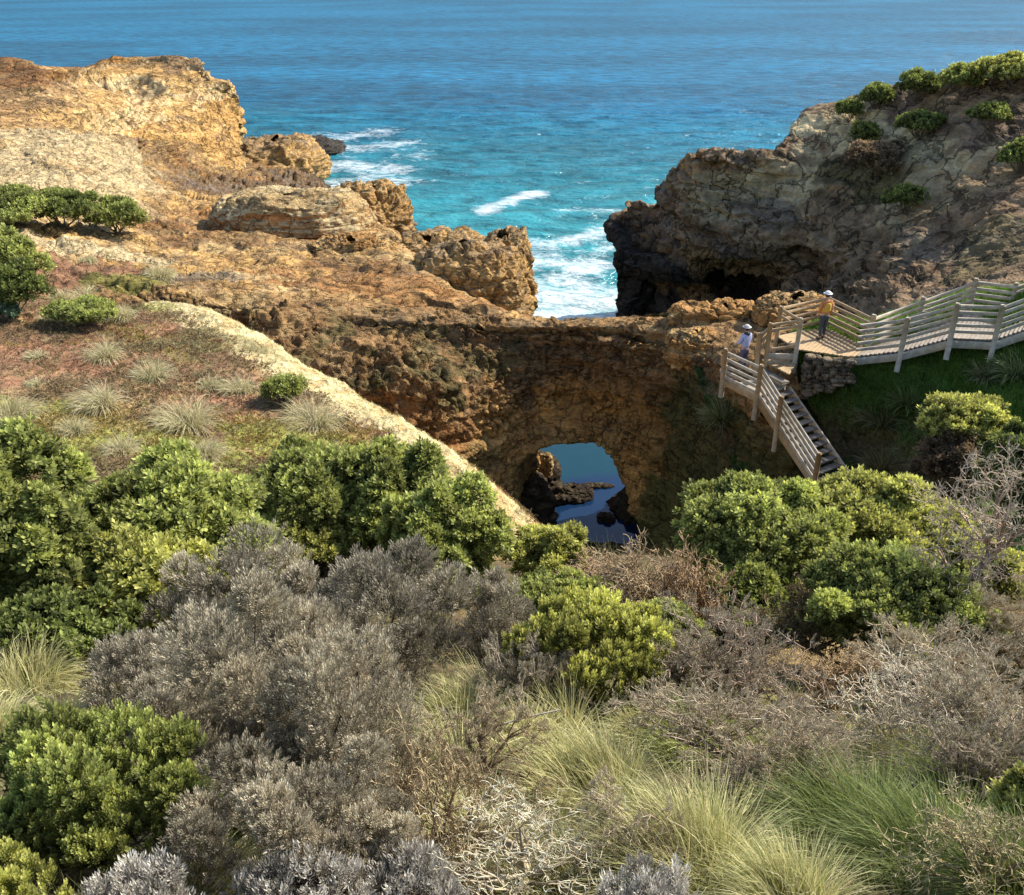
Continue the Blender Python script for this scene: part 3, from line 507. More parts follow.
# ================================================================== SEA, POOL, SKY, CAMERA
def nonuni(a, lo, hi, fine, b, n_out):
    inner = np.arange(lo, hi, fine)
    left = lo - np.geomspace(fine, lo - a, n_out)[::-1]; right = hi + np.geomspace(fine, b - hi, n_out)
    return np.concatenate([left, inner, right])
def build_sea():
    xs = nonuni(-30000, -62, 45, .3, 30000, 90); ys = nonuni(-200, 50, 250, .42, 45000, 110)
    X, Yy = np.meshgrid(xs, ys); P = np.stack([X, Yy, np.zeros_like(X)], -1).reshape(-1, 3)
    q = P.copy(); q[:, 0] *= .5
    near = sst(900, 200, P[:, 1]) * sst(400, 150, np.abs(P[:, 0]))
    P[:, 2] += near * (.35 * ridged(q, .09, 3, .5, off=3.) + .12 * fbm(q, .5, 3, off=5.))
    def stroke(pts, w, k=1.0):
        W = [Z(a, b, 0) for a, b in pts]; dm = np.full(len(P), 1e3)
        for a, b in zip(W[:-1], W[1:]):
            ab = b - a; t = np.clip(((P - a) @ ab) / (ab @ ab), 0, 1); dv = P - (a + t[:, None] * ab); dm = np.minimum(dm, np.sqrt(dv[:, 0] ** 2 + (dv[:, 1] * .8) ** 2))
        return k * (1 - sst(0, 1, dm / (w * 2.0 * (1 + .5 * WN))))
    WN = np.clip(fbm(P, .12, 4, .6, off=8.), -.9, 1.5)
    m = np.zeros(len(P))
    for pts, w, k in [
        ([(484, 212), (500, 208), (515, 201), (535, 196)], 2.4, 1.3), ([(515, 245), (550, 247), (580, 240), (612, 228)], 3.2, 1.15), ([(560, 212), (580, 211), (612, 214)], 2.2, .9),
        ([(525, 268), (550, 266), (580, 273), (600, 268)], 3.4, 1.2), ([(530, 290), (560, 286), (590, 292), (615, 296)], 3.6, 1.2), ([(530, 306), (560, 300), (590, 305), (615, 305)], 3.2, 1.3), ([(530, 322), (570, 318), (615, 322)], 4.5, 1.3), ([(590, 262), (612, 245)], 2.2, 1.0),
        ([(525, 256), (560, 254), (600, 256)], 2.0, .8), ([(645, 190), (680, 186)], 1.8, .6), ([(580, 184), (600, 181)], 1.5, .6), ([(505, 186), (530, 184)], 1.5, .5),
        ([(285, 142), (330, 140), (380, 134)], 7, .95), ([(300, 155), (350, 150), (400, 146)], 7, 1.0), ([(312, 170), (350, 166), (385, 172)], 6.5, 1.15), ([(325, 184), (360, 182), (395, 184)], 5.5, 1.05), ([(338, 196), (372, 196)], 4.5, 1.1), ([(270, 150), (300, 160)], 6, 1.0), ([(395, 160), (430, 157)], 4, .7), ([(480, 178), (440, 172)], 3, .5)]:
        m = np.maximum(m, stroke(pts, w, k))
    # shallow water is greener; deep further out
    sh = sst(300, 85, P[:, 1] + 40 * fbm(P, .01, 3))
    col = np.zeros((len(P), 4)); col[:, 0] = np.clip(m, 0, 1.3); col[:, 1] = sh; col[:, 2] = sst(-.5, .6, fbm(P * np.array([.4, 1, 1]), .012, 4)); col[:, 3] = 1
    m_, nt = newmat('sea_water')
    out = N(nt, 'ShaderNodeOutputMaterial'); bs = N(nt, 'ShaderNodeBsdfPrincipled'); bs.inputs['IOR'].default_value = 1.33
    at = N(nt, 'ShaderNodeAttribute', attribute_name='Col'); sp = nt.nodes.new('ShaderNodeSeparateColor'); L(nt, at.outputs['Color'], sp.inputs[0])
    tc = N(nt, 'ShaderNodeTexCoord'); mp = nt.nodes.new('ShaderNodeMapping'); mp.inputs['Scale'].default_value = (.6, 1, 1); L(nt, tc.outputs['Object'], mp.inputs[0])
    hs = []
    for s, w in ((.05, 1.4), (.18, 1.0), (.6, .42), (2.2, .12)):
        n = N(nt, 'ShaderNodeTexNoise', Scale=s, Detail=4.0, Roughness=.6, Distortion=.4); L(nt, mp.outputs[0], n.inputs['Vector'])
        a = N(nt, 'ShaderNodeMath', operation='MULTIPLY'); a.inputs[1].default_value = w; L(nt, n.outputs['Fac'], a.inputs[0]); hs.append((n, a))
    cur = hs[0][1].outputs[0]
    for n, a in hs[1:]:
        ad = N(nt, 'ShaderNodeMath', operation='ADD'); L(nt, cur, ad.inputs[0]); L(nt, a.outputs[0], ad.inputs[1]); cur = ad.outputs[0]
    bp = N(nt, 'ShaderNodeBump', Strength=1.0, Distance=1.5); L(nt, cur, bp.inputs['Height']); L(nt, bp.outputs[0], bs.inputs['Normal'])
    # water body colour
    def mixc(a, b, f):
        mx = nt.nodes.new('ShaderNodeMix'); mx.data_type = 'RGBA'
        for i, v in ((0, f), (6, a), (7, b)):
            if isinstance(v, tuple): mx.inputs[i].default_value = v
            else: L(nt, v, mx.inputs[i])
        return mx.outputs[2]
    c = mixc((.006, .120, .225, 1), (.028, .235, .25, 1), sp.outputs[1])
    bs.inputs['Specular IOR Level'].default_value = .06
    mr0 = N(nt, 'ShaderNodeMapRange'); mr0.inputs['From Min'].default_value = .35; mr0.inputs['From Max'].default_value = .68; mr0.inputs['To Min'].default_value = .55; mr0.inputs['To Max'].default_value = 1.35
    L(nt, hs[1][0].outputs['Fac'], mr0.inputs['Value'])
    vm = nt.nodes.new('ShaderNodeVectorMath'); vm.operation = 'SCALE'; L(nt, c, vm.inputs[0]); L(nt, mr0.outputs[0], vm.inputs['Scale'])
    mr1 = N(nt, 'ShaderNodeMapRange'); mr1.inputs['To Min'].default_value = .75; mr1.inputs['To Max'].default_value = 1.2; L(nt, sp.outputs[2], mr1.inputs['Value'])
    vm2 = nt.nodes.new('ShaderNodeVectorMath'); vm2.operation = 'SCALE'; L(nt, vm.outputs[0], vm2.inputs[0]); L(nt, mr1.outputs[0], vm2.inputs['Scale'])
    # foam: lacy noise thresholded by the mask
    n1 = N(nt, 'ShaderNodeTexNoise', Scale=.42, Detail=9.0, Roughness=.74, Distortion=1.2); mpf = nt.nodes.new('ShaderNodeMapping'); mpf.inputs['Scale'].default_value = (.7, 1, 1)
    L(nt, tc.outputs['Object'], mpf.inputs[0]); L(nt, mpf.outputs[0], n1.inputs['Vector'])
    ad = N(nt, 'ShaderNodeMath', operation='MULTIPLY_ADD'); ad.inputs[1].default_value = .33; L(nt, sp.outputs[0], ad.inputs[0]); L(nt, n1.outputs['Fac'], ad.inputs[2])
    mrf = N(nt, 'ShaderNodeMapRange'); mrf.inputs['From Min'].default_value = .71; mrf.inputs['From Max'].default_value = 1.02; L(nt, ad.outputs[0], mrf.inputs['Value'])
    # faint scattered whitecaps
    n2 = N(nt, 'ShaderNodeTexNoise', Scale=.22, Detail=8.0, Roughness=.7, Distortion=.6); L(nt, mp.outputs[0], n2.inputs['Vector'])
    mrw = N(nt, 'ShaderNodeMapRange'); mrw.inputs['From Min'].default_value = .69; mrw.inputs['From Max'].default_value = .8; mrw.inputs['To Max'].default_value = .6; L(nt, n2.outputs['Fac'], mrw.inputs['Value'])
    mxf = N(nt, 'ShaderNodeMath', operation='MAXIMUM'); L(nt, mrf.outputs[0], mxf.inputs[0]); L(nt, mrw.outputs[0], mxf.inputs[1])
    mxs = N(nt, 'ShaderNodeMath', operation='MULTIPLY'); mxs.inputs[1].default_value = .88; L(nt, mxf.outputs[0], mxs.inputs[0]); cf = mixc(vm2.outputs[0], (.74, .80, .80, 1), mxs.outputs[0])
    L(nt, cf, bs.inputs['Base Color'])
    mr2 = N(nt, 'ShaderNodeMapRange'); mr2.inputs['To Min'].default_value = .16; mr2.inputs['To Max'].default_value = .8; L(nt, mxf.outputs[0], mr2.inputs['Value']); L(nt, mr2.outputs[0], bs.inputs['Roughness'])
    df = nt.nodes.new('ShaderNodeBsdfDiffuse'); L(nt, cf, df.inputs[0]); L(nt, bp.outputs[0], df.inputs['Normal'])
    gl = nt.nodes.new('ShaderNodeBsdfGlossy'); L(nt, mr2.outputs[0], gl.inputs['Roughness']); L(nt, bp.outputs[0], gl.inputs['Normal'])
    fr = nt.nodes.new('ShaderNodeFresnel'); fr.inputs[0].default_value = 1.33; L(nt, bp.outputs[0], fr.inputs['Normal'])
    mrg = N(nt, 'ShaderNodeMapRange'); mrg.inputs['From Max'].default_value = .8; mrg.inputs['To Max'].default_value = .15; L(nt, fr.outputs[0], mrg.inputs['Value'])
    ms_ = nt.nodes.new('ShaderNodeMixShader'); L(nt, mrg.outputs[0], ms_.inputs[0]); L(nt, df.outputs[0], ms_.inputs[1]); L(nt, gl.outputs[0], ms_.inputs[2])
    nt.nodes.remove(bs); L(nt, ms_.outputs[0], out.inputs[0])
    me = mesh_np('sea', P, grid_faces(len(ys), len(xs)), m_, None, col, True)
    tag(me, 'turquoise ocean with white foam', kind='structure')
build_sea()
# rock pool seen through the arch
def build_pool():
    m_, nt = newmat('pool_water')
    out = N(nt, 'ShaderNodeOutputMaterial'); bs = N(nt, 'ShaderNodeBsdfPrincipled'); bs.inputs['IOR'].default_value = 1.33; bs.inputs['Roughness'].default_value = .06
    at = N(nt, 'ShaderNodeAttribute', attribute_name='Col'); L(nt, at.outputs['Color'], bs.inputs['Base Color'])
    tc = N(nt, 'ShaderNodeTexCoord'); n = N(nt, 'ShaderNodeTexNoise', Scale=1.2, Detail=3.0); L(nt, tc.outputs['Object'], n.inputs['Vector'])
    bp = N(nt, 'ShaderNodeBump', Strength=.15, Distance=.1); L(nt, n.outputs['Fac'], bp.inputs['Height']); L(nt, bp.outputs[0], bs.inputs['Normal']); L(nt, bs.outputs[0], out.inputs[0])
    xs = np.linspace(-7, 13, 120); ys = np.linspace(30, 54, 120); X, Yy = np.meshgrid(xs, ys)
    P = np.stack([X, Yy, np.full_like(X, 7.0)], -1).reshape(-1, 3)
    d = P[:, 1] - (44.6 + .09 * (P[:, 0] - 3) ** 2) + .5 * fbm(P, .4, 3)
    c = mix(np.tile([.008, .028, .075], (len(P), 1)), np.array([.006, .045, .065]), sst(-.6, .5, d))
    tag(mesh_np('rock_pool', P, grid_faces(120, 120), m_, None, c, True), 'still dark blue rock pool beyond the arch', kind='structure')
build_pool()
def c_wet(p, n):
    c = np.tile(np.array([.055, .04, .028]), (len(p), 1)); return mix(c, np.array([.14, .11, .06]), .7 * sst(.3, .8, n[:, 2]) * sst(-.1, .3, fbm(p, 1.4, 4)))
for (px, py, s, rad, lab) in [(606, 519, 1, (.5, .42, .28), 'lone mossy rock in the lower right of the pool'), (573, 496, 2, (1.1, .8, .5), 'low flat rock in the middle of the pool'),
      (556, 500, 3, (.75, .6, .4), 'small rock touching the low flat rock in the pool'), (598, 486, 4, (.9, .3, .12), 'thin rock sliver breaking the pool surface at right'),
      (541, 490, 5, (1.15, 1.3, 2.0), 'tall dark rock on the left side of the pool opening'), (524, 520, 6, (1.6, 1.5, 2.6), 'black shaded rock mass at the left foot of the arch'), (596, 552, 7, (1.6, .6, .3), 'dark rocky lip at the near edge of the pool')]:
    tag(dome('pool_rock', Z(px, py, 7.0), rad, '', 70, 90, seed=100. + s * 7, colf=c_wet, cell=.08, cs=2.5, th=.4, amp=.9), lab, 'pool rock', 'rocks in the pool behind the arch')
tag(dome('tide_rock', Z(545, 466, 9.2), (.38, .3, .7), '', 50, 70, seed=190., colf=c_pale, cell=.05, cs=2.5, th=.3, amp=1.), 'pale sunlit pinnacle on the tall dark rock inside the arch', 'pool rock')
SUN_AZ, SUN_EL = math.radians(66), math.radians(41)
w = bpy.data.worlds.new('World'); scene.world = w; w.use_nodes = True
nt = w.node_tree; nt.nodes.clear(); wo = nt.nodes.new('ShaderNodeOutputWorld'); bg = nt.nodes.new('ShaderNodeBackground'); sk = nt.nodes.new('ShaderNodeTexSky')
sk.sky_type = 'NISHITA'; sk.sun_disc = False; sk.sun_elevation = SUN_EL; sk.sun_rotation = SUN_AZ; sk.altitude = 30
bg.inputs['Strength'].default_value = .15; L(nt, sk.outputs[0], bg.inputs[0]); L(nt, bg.outputs[0], wo.inputs[0])
sl = bpy.data.lights.new('sun', 'SUN'); sl.energy = 4.4; sl.angle = math.radians(.55); sl.color = (1, .93, .82)
so = bpy.data.objects.new('sun', sl); COL.objects.link(so)
sd = Vector((math.sin(SUN_AZ) * math.cos(SUN_EL), math.cos(SUN_AZ) * math.cos(SUN_EL), math.sin(SUN_EL)))
so.rotation_euler = sd.to_track_quat('Z', 'Y').to_euler(); so.location = (60, 30, 90)
cam = bpy.data.cameras.new('camera'); co = bpy.data.objects.new('camera', cam); COL.objects.link(co); scene.camera = co
cam.sensor_fit = 'HORIZONTAL'; cam.sensor_width = 36; cam.lens = F / 1024 * 36; cam.clip_end = 100000; cam.clip_start = .05
co.location = (0, 0, CAMZ); co.rotation_euler = (PI / 2 - TH, 0, 0)
scene.render.resolution_x = 1024; scene.render.resolution_y = 895
scene.view_settings.view_transform = 'Standard'; scene.view_settings.look = 'None'; scene.view_settings.exposure = .72; scene.view_settings.gamma = 1
# ================================================================== PLACING ON THE GROUND
from mathutils.bvhtree import BVHTree
def bvh_of(names, k=2):
    V = []; Fc = []; off = 0
    for nme in names:
        G = SURF[nme][0][::k, ::k]; nr, nc = G.shape[:2]
        V.append(G.reshape(-1, 3)); Fc.append(grid_faces(nr, nc) + off); off += nr * nc
    return BVHTree.FromPolygons(np.concatenate(V).tolist(), np.concatenate(Fc).tolist())
BV = bvh_of(['dune', 'ground', 'coastal_slope', 'headland', 'hillside', 'gully_bank', 'cliff', 'rock_bridge_top', 'rock_arch'])
def hit(px, py):
    d = ray(px, py); d = d / np.linalg.norm(d)
    r = BV.ray_cast(Vector((0, 0, CAMZ)), Vector(d))
    return np.array(r[0]) if r[0] is not None else Z(px, py, 20)
def drop(x, y, z0=40):
    r = BV.ray_cast(Vector((x, y, z0)), Vector((0, 0, -1))); return r[0][2] if r[0] is not None else None
# ================================================================== VEGETATION
def rotmats(axis, roll):
    a = axis / np.linalg.norm(axis, axis=1)[:, None]
    h = np.where(np.abs(a[:, 2:3]) < .9, np.array([[0, 0, 1.]]), np.array([[1., 0, 0]]))
    x = np.cross(h, a); x /= np.linalg.norm(x, axis=1)[:, None]; y = np.cross(a, x)
    c, s = np.cos(roll)[:, None], np.sin(roll)[:, None]
    return np.stack([x * c + y * s, -x * s + y * c, a], 2)      # columns
def sprig_tpl(rs, n, w, l, tilt, h0=.15, curl=0.):
    V = []; T = []
    for k in range(n):
        t = k / max(1, n - 1); h = h0 + (1 - h0) * t; a = k * 2.4 + rs.rand() * .5
        ti = tilt * (1 - .6 * t) * (.8 + .4 * rs.rand()); o = np.array([math.cos(a), math.sin(a), 0]); s = np.array([-math.sin(a), math.cos(a), 0])
        d = o * math.sin(ti) + np.array([0, 0, 1]) * math.cos(ti); up = np.cross(s, d)
        ll = l * (1.1 - .45 * t) * (.8 + .4 * rs.rand()); b = np.array([0, 0, h * .8]) + o * .03
        V += [b, b + d * ll * .5 + s * w / 2 + up * .02, b + d * ll - up * curl * ll, b + d * ll * .5 - s * w / 2 + up * .02]; T += [t * .6, t, min(1, t + .25), t]
    return np.array(V), np.array(T)
_rs = np.random.RandomState(3)
TPL = {
 'rosette': [sprig_tpl(_rs, 11, .26, .60, 1.25) for _ in range(5)],
 'spike': [sprig_tpl(_rs, 18, .12, .34, .75, .05) for _ in range(5)],
 'small': [sprig_tpl(_rs, 7, .36, .70, 1.2) for _ in range(5)],
 'grey': [sprig_tpl(_rs, 15, .062, .42, 1.05, .05, .35) for _ in range(6)],
 'tiny': [sprig_tpl(_rs, 5, .5, .8, 1.2) for _ in range(4)],
}
def stamp(tpls, pos, axis, scale, base, tip, rs, jit=.22, smul=None):
    """many sprigs -> verts, quads, colours"""
    n = len(pos); R = rotmats(axis, rs.rand(n) * 6.28); k = rs.randint(0, len(tpls), n); V = []; C = []
    br = (1 + jit * rs.randn(n)).clip(.45, 1.7)
    if smul is not None: br = br * smul
    for i, (T, tt) in enumerate(tpls):
        m = k == i
        if not m.any(): continue
        v = np.einsum('vj,nij->nvi', T, R[m]) * scale[m][:, None, None] + pos[m][:, None, :]
        c = (base[None, None, :] + (tip - base)[None, None, :] * tt[None, :, None]) * br[m][:, None, None]
        lv = (1 + .12 * rs.randn(m.sum(), len(tt) // 4)).repeat(4, 1)[:, :, None]
        V.append(v.reshape(-1, 3)); C.append((c * lv).reshape(-1, 3))
    V = np.concatenate(V); C = np.concatenate(C)
    return V, np.arange(len(V)).reshape(-1, 4), np.clip(C, .003, .8)
def tubes(P0, P1, R0, R1, k=3):
    d = P1 - P0; d = d / np.maximum(np.linalg.norm(d, axis=1), 1e-6)[:, None]
    M = rotmats(d, np.zeros(len(d))); a = np.arange(k) * 2 * PI / k; ring = np.stack([np.cos(a), np.sin(a), 0 * a], 1)
    o = np.einsum('vj,nij->nvi', ring, M)
    V = np.concatenate([P0[:, None] + o * R0[:, None, None], P1[:, None] + o * R1[:, None, None]], 1)
    f = np.array([[i, (i + 1) % k, k + (i + 1) % k, k + i] for i in range(k)])
    Fc = (np.arange(len(P0)) * 2 * k)[:, None, None] + f[None]
    return V.reshape(-1, 3), Fc.reshape(-1, 4)
def twigs(base, radii, rs, n0=6, levels=4, split=3, r0=.02, up=.5, wig=.25, c1=(.16, .12, .09), c2=(.30, .26, .22), seg=3, keep=None, rmin=.0012, lean=(0, 0, 0)):
    base = np.asarray(base, float); radii = np.asarray(radii, float); L0 = np.array(radii) * .52
    a = rs.rand(n0) * 6.28; el = rs.rand(n0)
    d = np.stack([np.cos(a) * (1 - el * up), np.sin(a) * (1 - el * up), .35 + el * up + .2], 1); d /= np.linalg.norm(d, axis=1)[:, None]
    p = base + np.stack([np.cos(a), np.sin(a), 0 * a], 1) * .04 * radii.mean(); rad = np.full(n0, r0); lens = np.full(n0, 1.0)
    A = []; B = []; RA = []; RB = []; LV = []; lean = np.asarray(lean, float)
    for lv in range(levels):
        n = len(p); q = p.copy(); dd = d.copy(); nodes = []
        for s in range(seg):
            dd = dd + wig * rs.randn(n, 3) + lean * .1; dd /= np.linalg.norm(dd, axis=1)[:, None]
            q2 = q + dd * L0 * (lens / seg)[:, None] * (.7 + .6 * rs.rand(n))[:, None]
            ra = rad * (1 - .35 * s / seg); rb = rad * (1 - .35 * (s + 1) / seg)
            A.append(q); B.append(q2); RA.append(ra); RB.append(rb); LV.append(np.full(n, lv)); nodes.append((q2, dd.copy(), rb)); q = q2
        if lv == levels - 1: break
        ps = []; ds = []; rr = []; ll = []
        for c in range(split):
            si = rs.randint(seg // 2, seg, n); nd = np.stack([x[0] for x in nodes], 1)[np.arange(n), si]; dn = np.stack([x[1] for x in nodes], 1)[np.arange(n), si]; rn = np.stack([x[2] for x in nodes], 1)[np.arange(n), si]
            dv = dn + .75 * rs.randn(n, 3) + np.array([0, 0, .18]); dv /= np.linalg.norm(dv, axis=1)[:, None]
            ps.append(nd); ds.append(dv); rr.append(np.maximum(rn * .62, rmin)); ll.append(lens * (.5 + .3 * rs.rand(n)))
        p = np.concatenate(ps); d = np.concatenate(ds); rad = np.concatenate(rr); lens = np.concatenate(ll)
    A, B, RA, RB, LV = map(np.concatenate, (A, B, RA, RB, LV))
    V, Fc = tubes(A, B, RA, RB)
    t = (LV / max(1, levels - 1)).repeat(6); j = (1 + .25 * rs.randn(len(A))).clip(.5, 1.6).repeat(6)
    C = (np.array(c1) + (np.array(c2) - np.array(c1)) * t[:, None]) * j[:, None] * np.array([1.6, 1.48, 1.2])
    tips = B[LV == levels - 1]
    return V, Fc, np.clip(C, .01, .7), tips
def blades(base, n, r0, length, width, rs, c1, c2, spread=.9, lean=(0, 0, 0), seg=5, droop=1.1, zs=None, pos=None, lenmul=None):
    a = rs.rand(n) * 6.28; r = np.sqrt(rs.rand(n)) * r0
    if pos is None: p = np.asarray(base) + np.stack([np.cos(a) * r, np.sin(a) * r, np.zeros(n)], 1)
    else: p = pos.copy()
    tl = rs.rand(n) ** .8 * spread
    d = np.stack([np.cos(a) * np.sin(tl), np.sin(a) * np.sin(tl), np.cos(tl)], 1) + np.asarray(lean); d /= np.linalg.norm(d, axis=1)[:, None]
    Ln = length * (.45 + .65 * rs.rand(n)); 
    if lenmul is not None: Ln = Ln * lenmul
    side = np.cross(d, np.array([0, 0, 1.])) + .6 * rs.randn(n, 3) + 1e-4; side /= np.linalg.norm(side, axis=1)[:, None]
    Wd = width * (.6 + .8 * rs.rand(n)); rows = []; dr = droop * (.3 + 1.2 * rs.rand(n)); d = d + .12 * rs.randn(n, 3); d /= np.linalg.norm(d, axis=1)[:, None]
    for s in range(seg + 1):
        t = s / seg; w = (Wd * (1 - t ** 1.5) * .5 + width * .06)[:, None]
        rows.append(np.stack([p - side * w, p + side * w], 1))
        p = p + d * (Ln / seg)[:, None]; d = d + np.array([0, 0, -1.]) * (dr * (.10 + .32 * t))[:, None] + .05 * rs.randn(n, 3) + np.asarray(lean) * .12; d /= np.linalg.norm(d, axis=1)[:, None]
    V = np.stack(rows, 1)                                 # n, seg+1, 2, 3
    idx = np.arange(n)[:, None] * (seg + 1) * 2 + np.arange(seg)[None, :] * 2
    Fc = np.stack([idx, idx + 1, idx + 3, idx + 2], -1).reshape(-1, 4)
    mixk = rs.rand(n)[:, None, None]; t = np.linspace(0, 1, seg + 1)[None, :, None]
    C = (np.array(c1) * (1 - mixk) + np.array(c2) * mixk) * (.75 + .5 * t) * (1 + .15 * rs.randn(n)).clip(.5, 1.5)[:, None, None]
    C = C.repeat(2, 1).reshape(-1, 3)
    return V.reshape(-1, 3), Fc, np.clip(C, .01, .75)
def join(parts):
    V = []; Fq = []; C = []; o = 0
    for v, f, c in parts: V.append(v); Fq.append(f + o); C.append(c); o += len(v)
    return np.concatenate(V), np.concatenate(Fq), np.concatenate(C)
def ell_from_box(box, base, ymul=1.0, dy=0.0):
    x0, y0, x1, y1 = box; b = hit(*base); cxp, cyp = (x0 + x1) / 2, (y0 + y1) / 2
    dep = math.atan((CAMZ - b[2]) / b[1]); m = ppm(b); rx = (x1 - x0) / 2 * m; hh = (y1 - y0) / 2 * m
    ry = min(rx, .8 * hh / math.sin(dep)) * ymul
    rz = math.sqrt(max((hh) ** 2 - (ry * math.sin(dep)) ** 2, (.3 * hh) ** 2)) / math.cos(dep)
    c = Y(cxp, cyp, b[1] + dy); return b, c, np.array([rx, ry, rz]), m
PALS = {'green': ((.045, .062, .018), (.40, .42, .13)), 'yellow': ((.065, .080, .018), (.50, .49, .15)), 'dark': ((.030, .045, .014), (.24, .27, .08)),
        'grey': ((.15, .125, .08), (.56, .49, .35)), 'lilac': ((.12, .105, .07), (.45, .40, .30)), 'silver': ((.22, .20, .165), (.58, .54, .46)), 'blue': ((.05, .085, .05), (.18, .24, .15)), 'brown': ((.09, .065, .035), (.25, .18, .11))}
VEG = []
def bush(name, label, box, base, pal='green', tpl='rosette', spx=11, seed=1, nl=None, cover=2.6, group=None, cat='shrub', mat=None, up=.6, lobe=.42, under=-.35, trunk=True, cap=9000, dy=0., jit=.22):
    rs = np.random.RandomState(seed)
    if spx >= 9: g = .08; w_, h_ = box[2] - box[0], box[3] - box[1]; box = (box[0] - g * w_, box[1], box[2] + g * w_, box[3] + .12 * h_); cover = cover * 1.25; spx = spx * .9; under = min(under, -.7)
    b, c, R, m = ell_from_box(box, base, dy=dy)
    s = spx * m; nl = int((nl or rs.randint(30, 40)) * (1 if spx > 6 else .6)); lobe = lobe * (.82 if tpl == 'grey' else .68 if spx > 6 else .8); LC = []; LR = []
    rm = min(R); 
    for i in range(nl):
        z = under + (1 - under) * ((i + .5) / nl); a = i * 2.4 + rs.rand(); q = math.sqrt(max(0, 1 - z * z)); lr = lobe * (.6 + .8 * rs.rand())
        k = (1 - lr * .9) * (.58 + .58 * rs.rand()); LC.append(c + np.array([q * math.cos(a), q * math.sin(a), z]) * R * k); LR.append(R * lr * (.9 if i else 1))
    LC = np.array(LC); LR = np.array(LR); area = sum(4 * PI * ((l[0] * l[1]) ** 1.6 / 3 + (l[0] * l[2]) ** 1.6 / 3 + (l[1] * l[2]) ** 1.6 / 3) ** (1 / 1.6) for l in LR) * .6
    n = int(min(cap, max(60, cover * area / (s * s) * 1.3))); li = rs.randint(0, nl, n * 2)
    d = rs.randn(n * 2, 3); d[:, 2] += .25; d /= np.linalg.norm(d, axis=1)[:, None]
    inner = rs.rand(n * 2) < .18; k = np.where(inner, .55 + .3 * rs.rand(n * 2), .93 + .12 * rs.randn(n * 2))
    k = k + .12 * fbm(d + LC[li], 1.2 / max(rm, .2) , 2)
    P = LC[li] + d * LR[li] * k[:, None]
    keep = np.ones(len(P), bool)
    for j in range(nl):
        q = ((P - LC[j]) / LR[j]); keep &= ~(((q * q).sum(1) < .5) & (li != j))
    keep &= (P[:, 2] > c[2] - R[2] * 1.0) & (d[:, 2] > (-.25 if tpl in ('rosette', 'spike') else -.65))
    P = P[keep][:n]; d = d[keep][:n]; li = li[keep][:n]; inner = inner[keep][:n]
    ax = d * (1 - up * .5) + np.array([0, 0, up]) + .28 * rs.randn(len(P), 3)
    sc = s * (.75 + .5 * rs.rand(len(P))); lobv = (1 + .2 * rs.randn(nl)).clip(.6, 1.5)[li]
    b0, t0 = PALS[pal]; b0 = np.array(b0); t0 = np.array(t0)
    s_jit = 1
    V, Fc, C = stamp(TPL[tpl], P - ax / np.linalg.norm(ax, axis=1)[:, None] * sc[:, None] * .4, ax, sc, b0, t0, rs, jit, lobv)
    root = empty(name, (b[0], b[1], b[2]), label, cat, group)
    mesh_np('foliage', V, Fc, mat or M_leaf, root, C)
    if trunk:
        nb = min(nl, 9); A = []; B = []; RA = []; RB = []; st = b + np.array([0, (c[1] - b[1]) * .6, -.05])
        for j in range(nb):
            e = LC[j * nl // nb]; p0 = st + rs.randn(3) * np.array([.12, .12, 0]) * rm; r_ = (.016 if tpl == 'grey' else .03) * R.mean()
            mdl = (p0 + e) / 2 + rs.randn(3) * .12 * R
            for (u, v2, w) in ((p0, mdl, 1.), (mdl, e, .65)):
                pts = [u + (v2 - u) * t + (rs.randn(3) * .02 * R if 0 < t < 1 else 0) for t in (0, .33, .66, 1)]
                for i in range(3): A.append(pts[i]); B.append(pts[i + 1]); RA.append(r_ * w * (1 - .12 * i)); RB.append(r_ * w * (1 - .12 * (i + 1)))
            for _ in range(6):
                o = e + rs.randn(3) * LR[j * nl // nb] * .55; A.append(e); B.append(o); RA.append(r_ * .35); RB.append(r_ * .12)
        V, Fc = tubes(np.array(A), np.array(B), np.array(RA), np.array(RB), 5)
        mesh_np('branches', V, Fc, M_twig, root, np.tile([.11, .085, .06], (len(V), 1)))
    return root
def twig_shrub(name, label, box, base, seed=1, n0=8, levels=5, split=3, c1=(.13, .10, .08), c2=(.30, .26, .22), leaf=None, rpx=1.7, group=None, cat='dry shrub', wig=.25, up=.5, spx=6, lean=(0, 0, 0), cap=4500, r0mul=1., tipcap=3000):
    rs = np.random.RandomState(seed); b, c, R, m = ell_from_box(box, base)
    foot = c - np.array([0, 0, R[2] * .8])
    V, Fc, C, tips = twigs(foot, R * np.array([1.5, 1.5, 1.6]), rs, int(n0 * 1.4), levels, split, rpx * m * 1.6 * r0mul, up, wig, c1, c2, rmin=rpx * m * .28, lean=lean)
    root = empty(name, foot, label, cat, group)
    mesh_np('twigs', V, Fc, M_twig, root, C)
    if leaf:
        tips = tips[rs.permutation(len(tips))[:tipcap]]
        ax = (tips - foot) / R + np.array([0, 0, .8]) + .3 * rs.randn(len(tips), 3); b0, t0 = PALS[leaf]
        V, Fc, C = stamp(TPL['grey'], tips - .01, ax, spx * m * (.7 + .6 * rs.rand(len(tips))), np.array(b0), np.array(t0), rs)
        mesh_np('foliage', V, Fc, M_grey, root, C)
    return root
def tussock(label, at, hpx, wpx, seed, n=260, c1=(.42, .36, .20), c2=(.22, .23, .08), lean=(0, 0, 0), bw=1.3, group=None, spread=1.0, droop=1.1, name='grass_tussock', zlift=0):
    rs = np.random.RandomState(seed); b = hit(*at); m = ppm(b)
    V, Fc, C = blades(b - np.array([0, 0, .02]), n, wpx * m * .16, hpx * m * 1.35, bw * m, rs, c1, c2, spread, lean, droop=droop)
    return tag(mesh_np(name, V, Fc, M_grass, None, C), label, 'grass tussock', group)
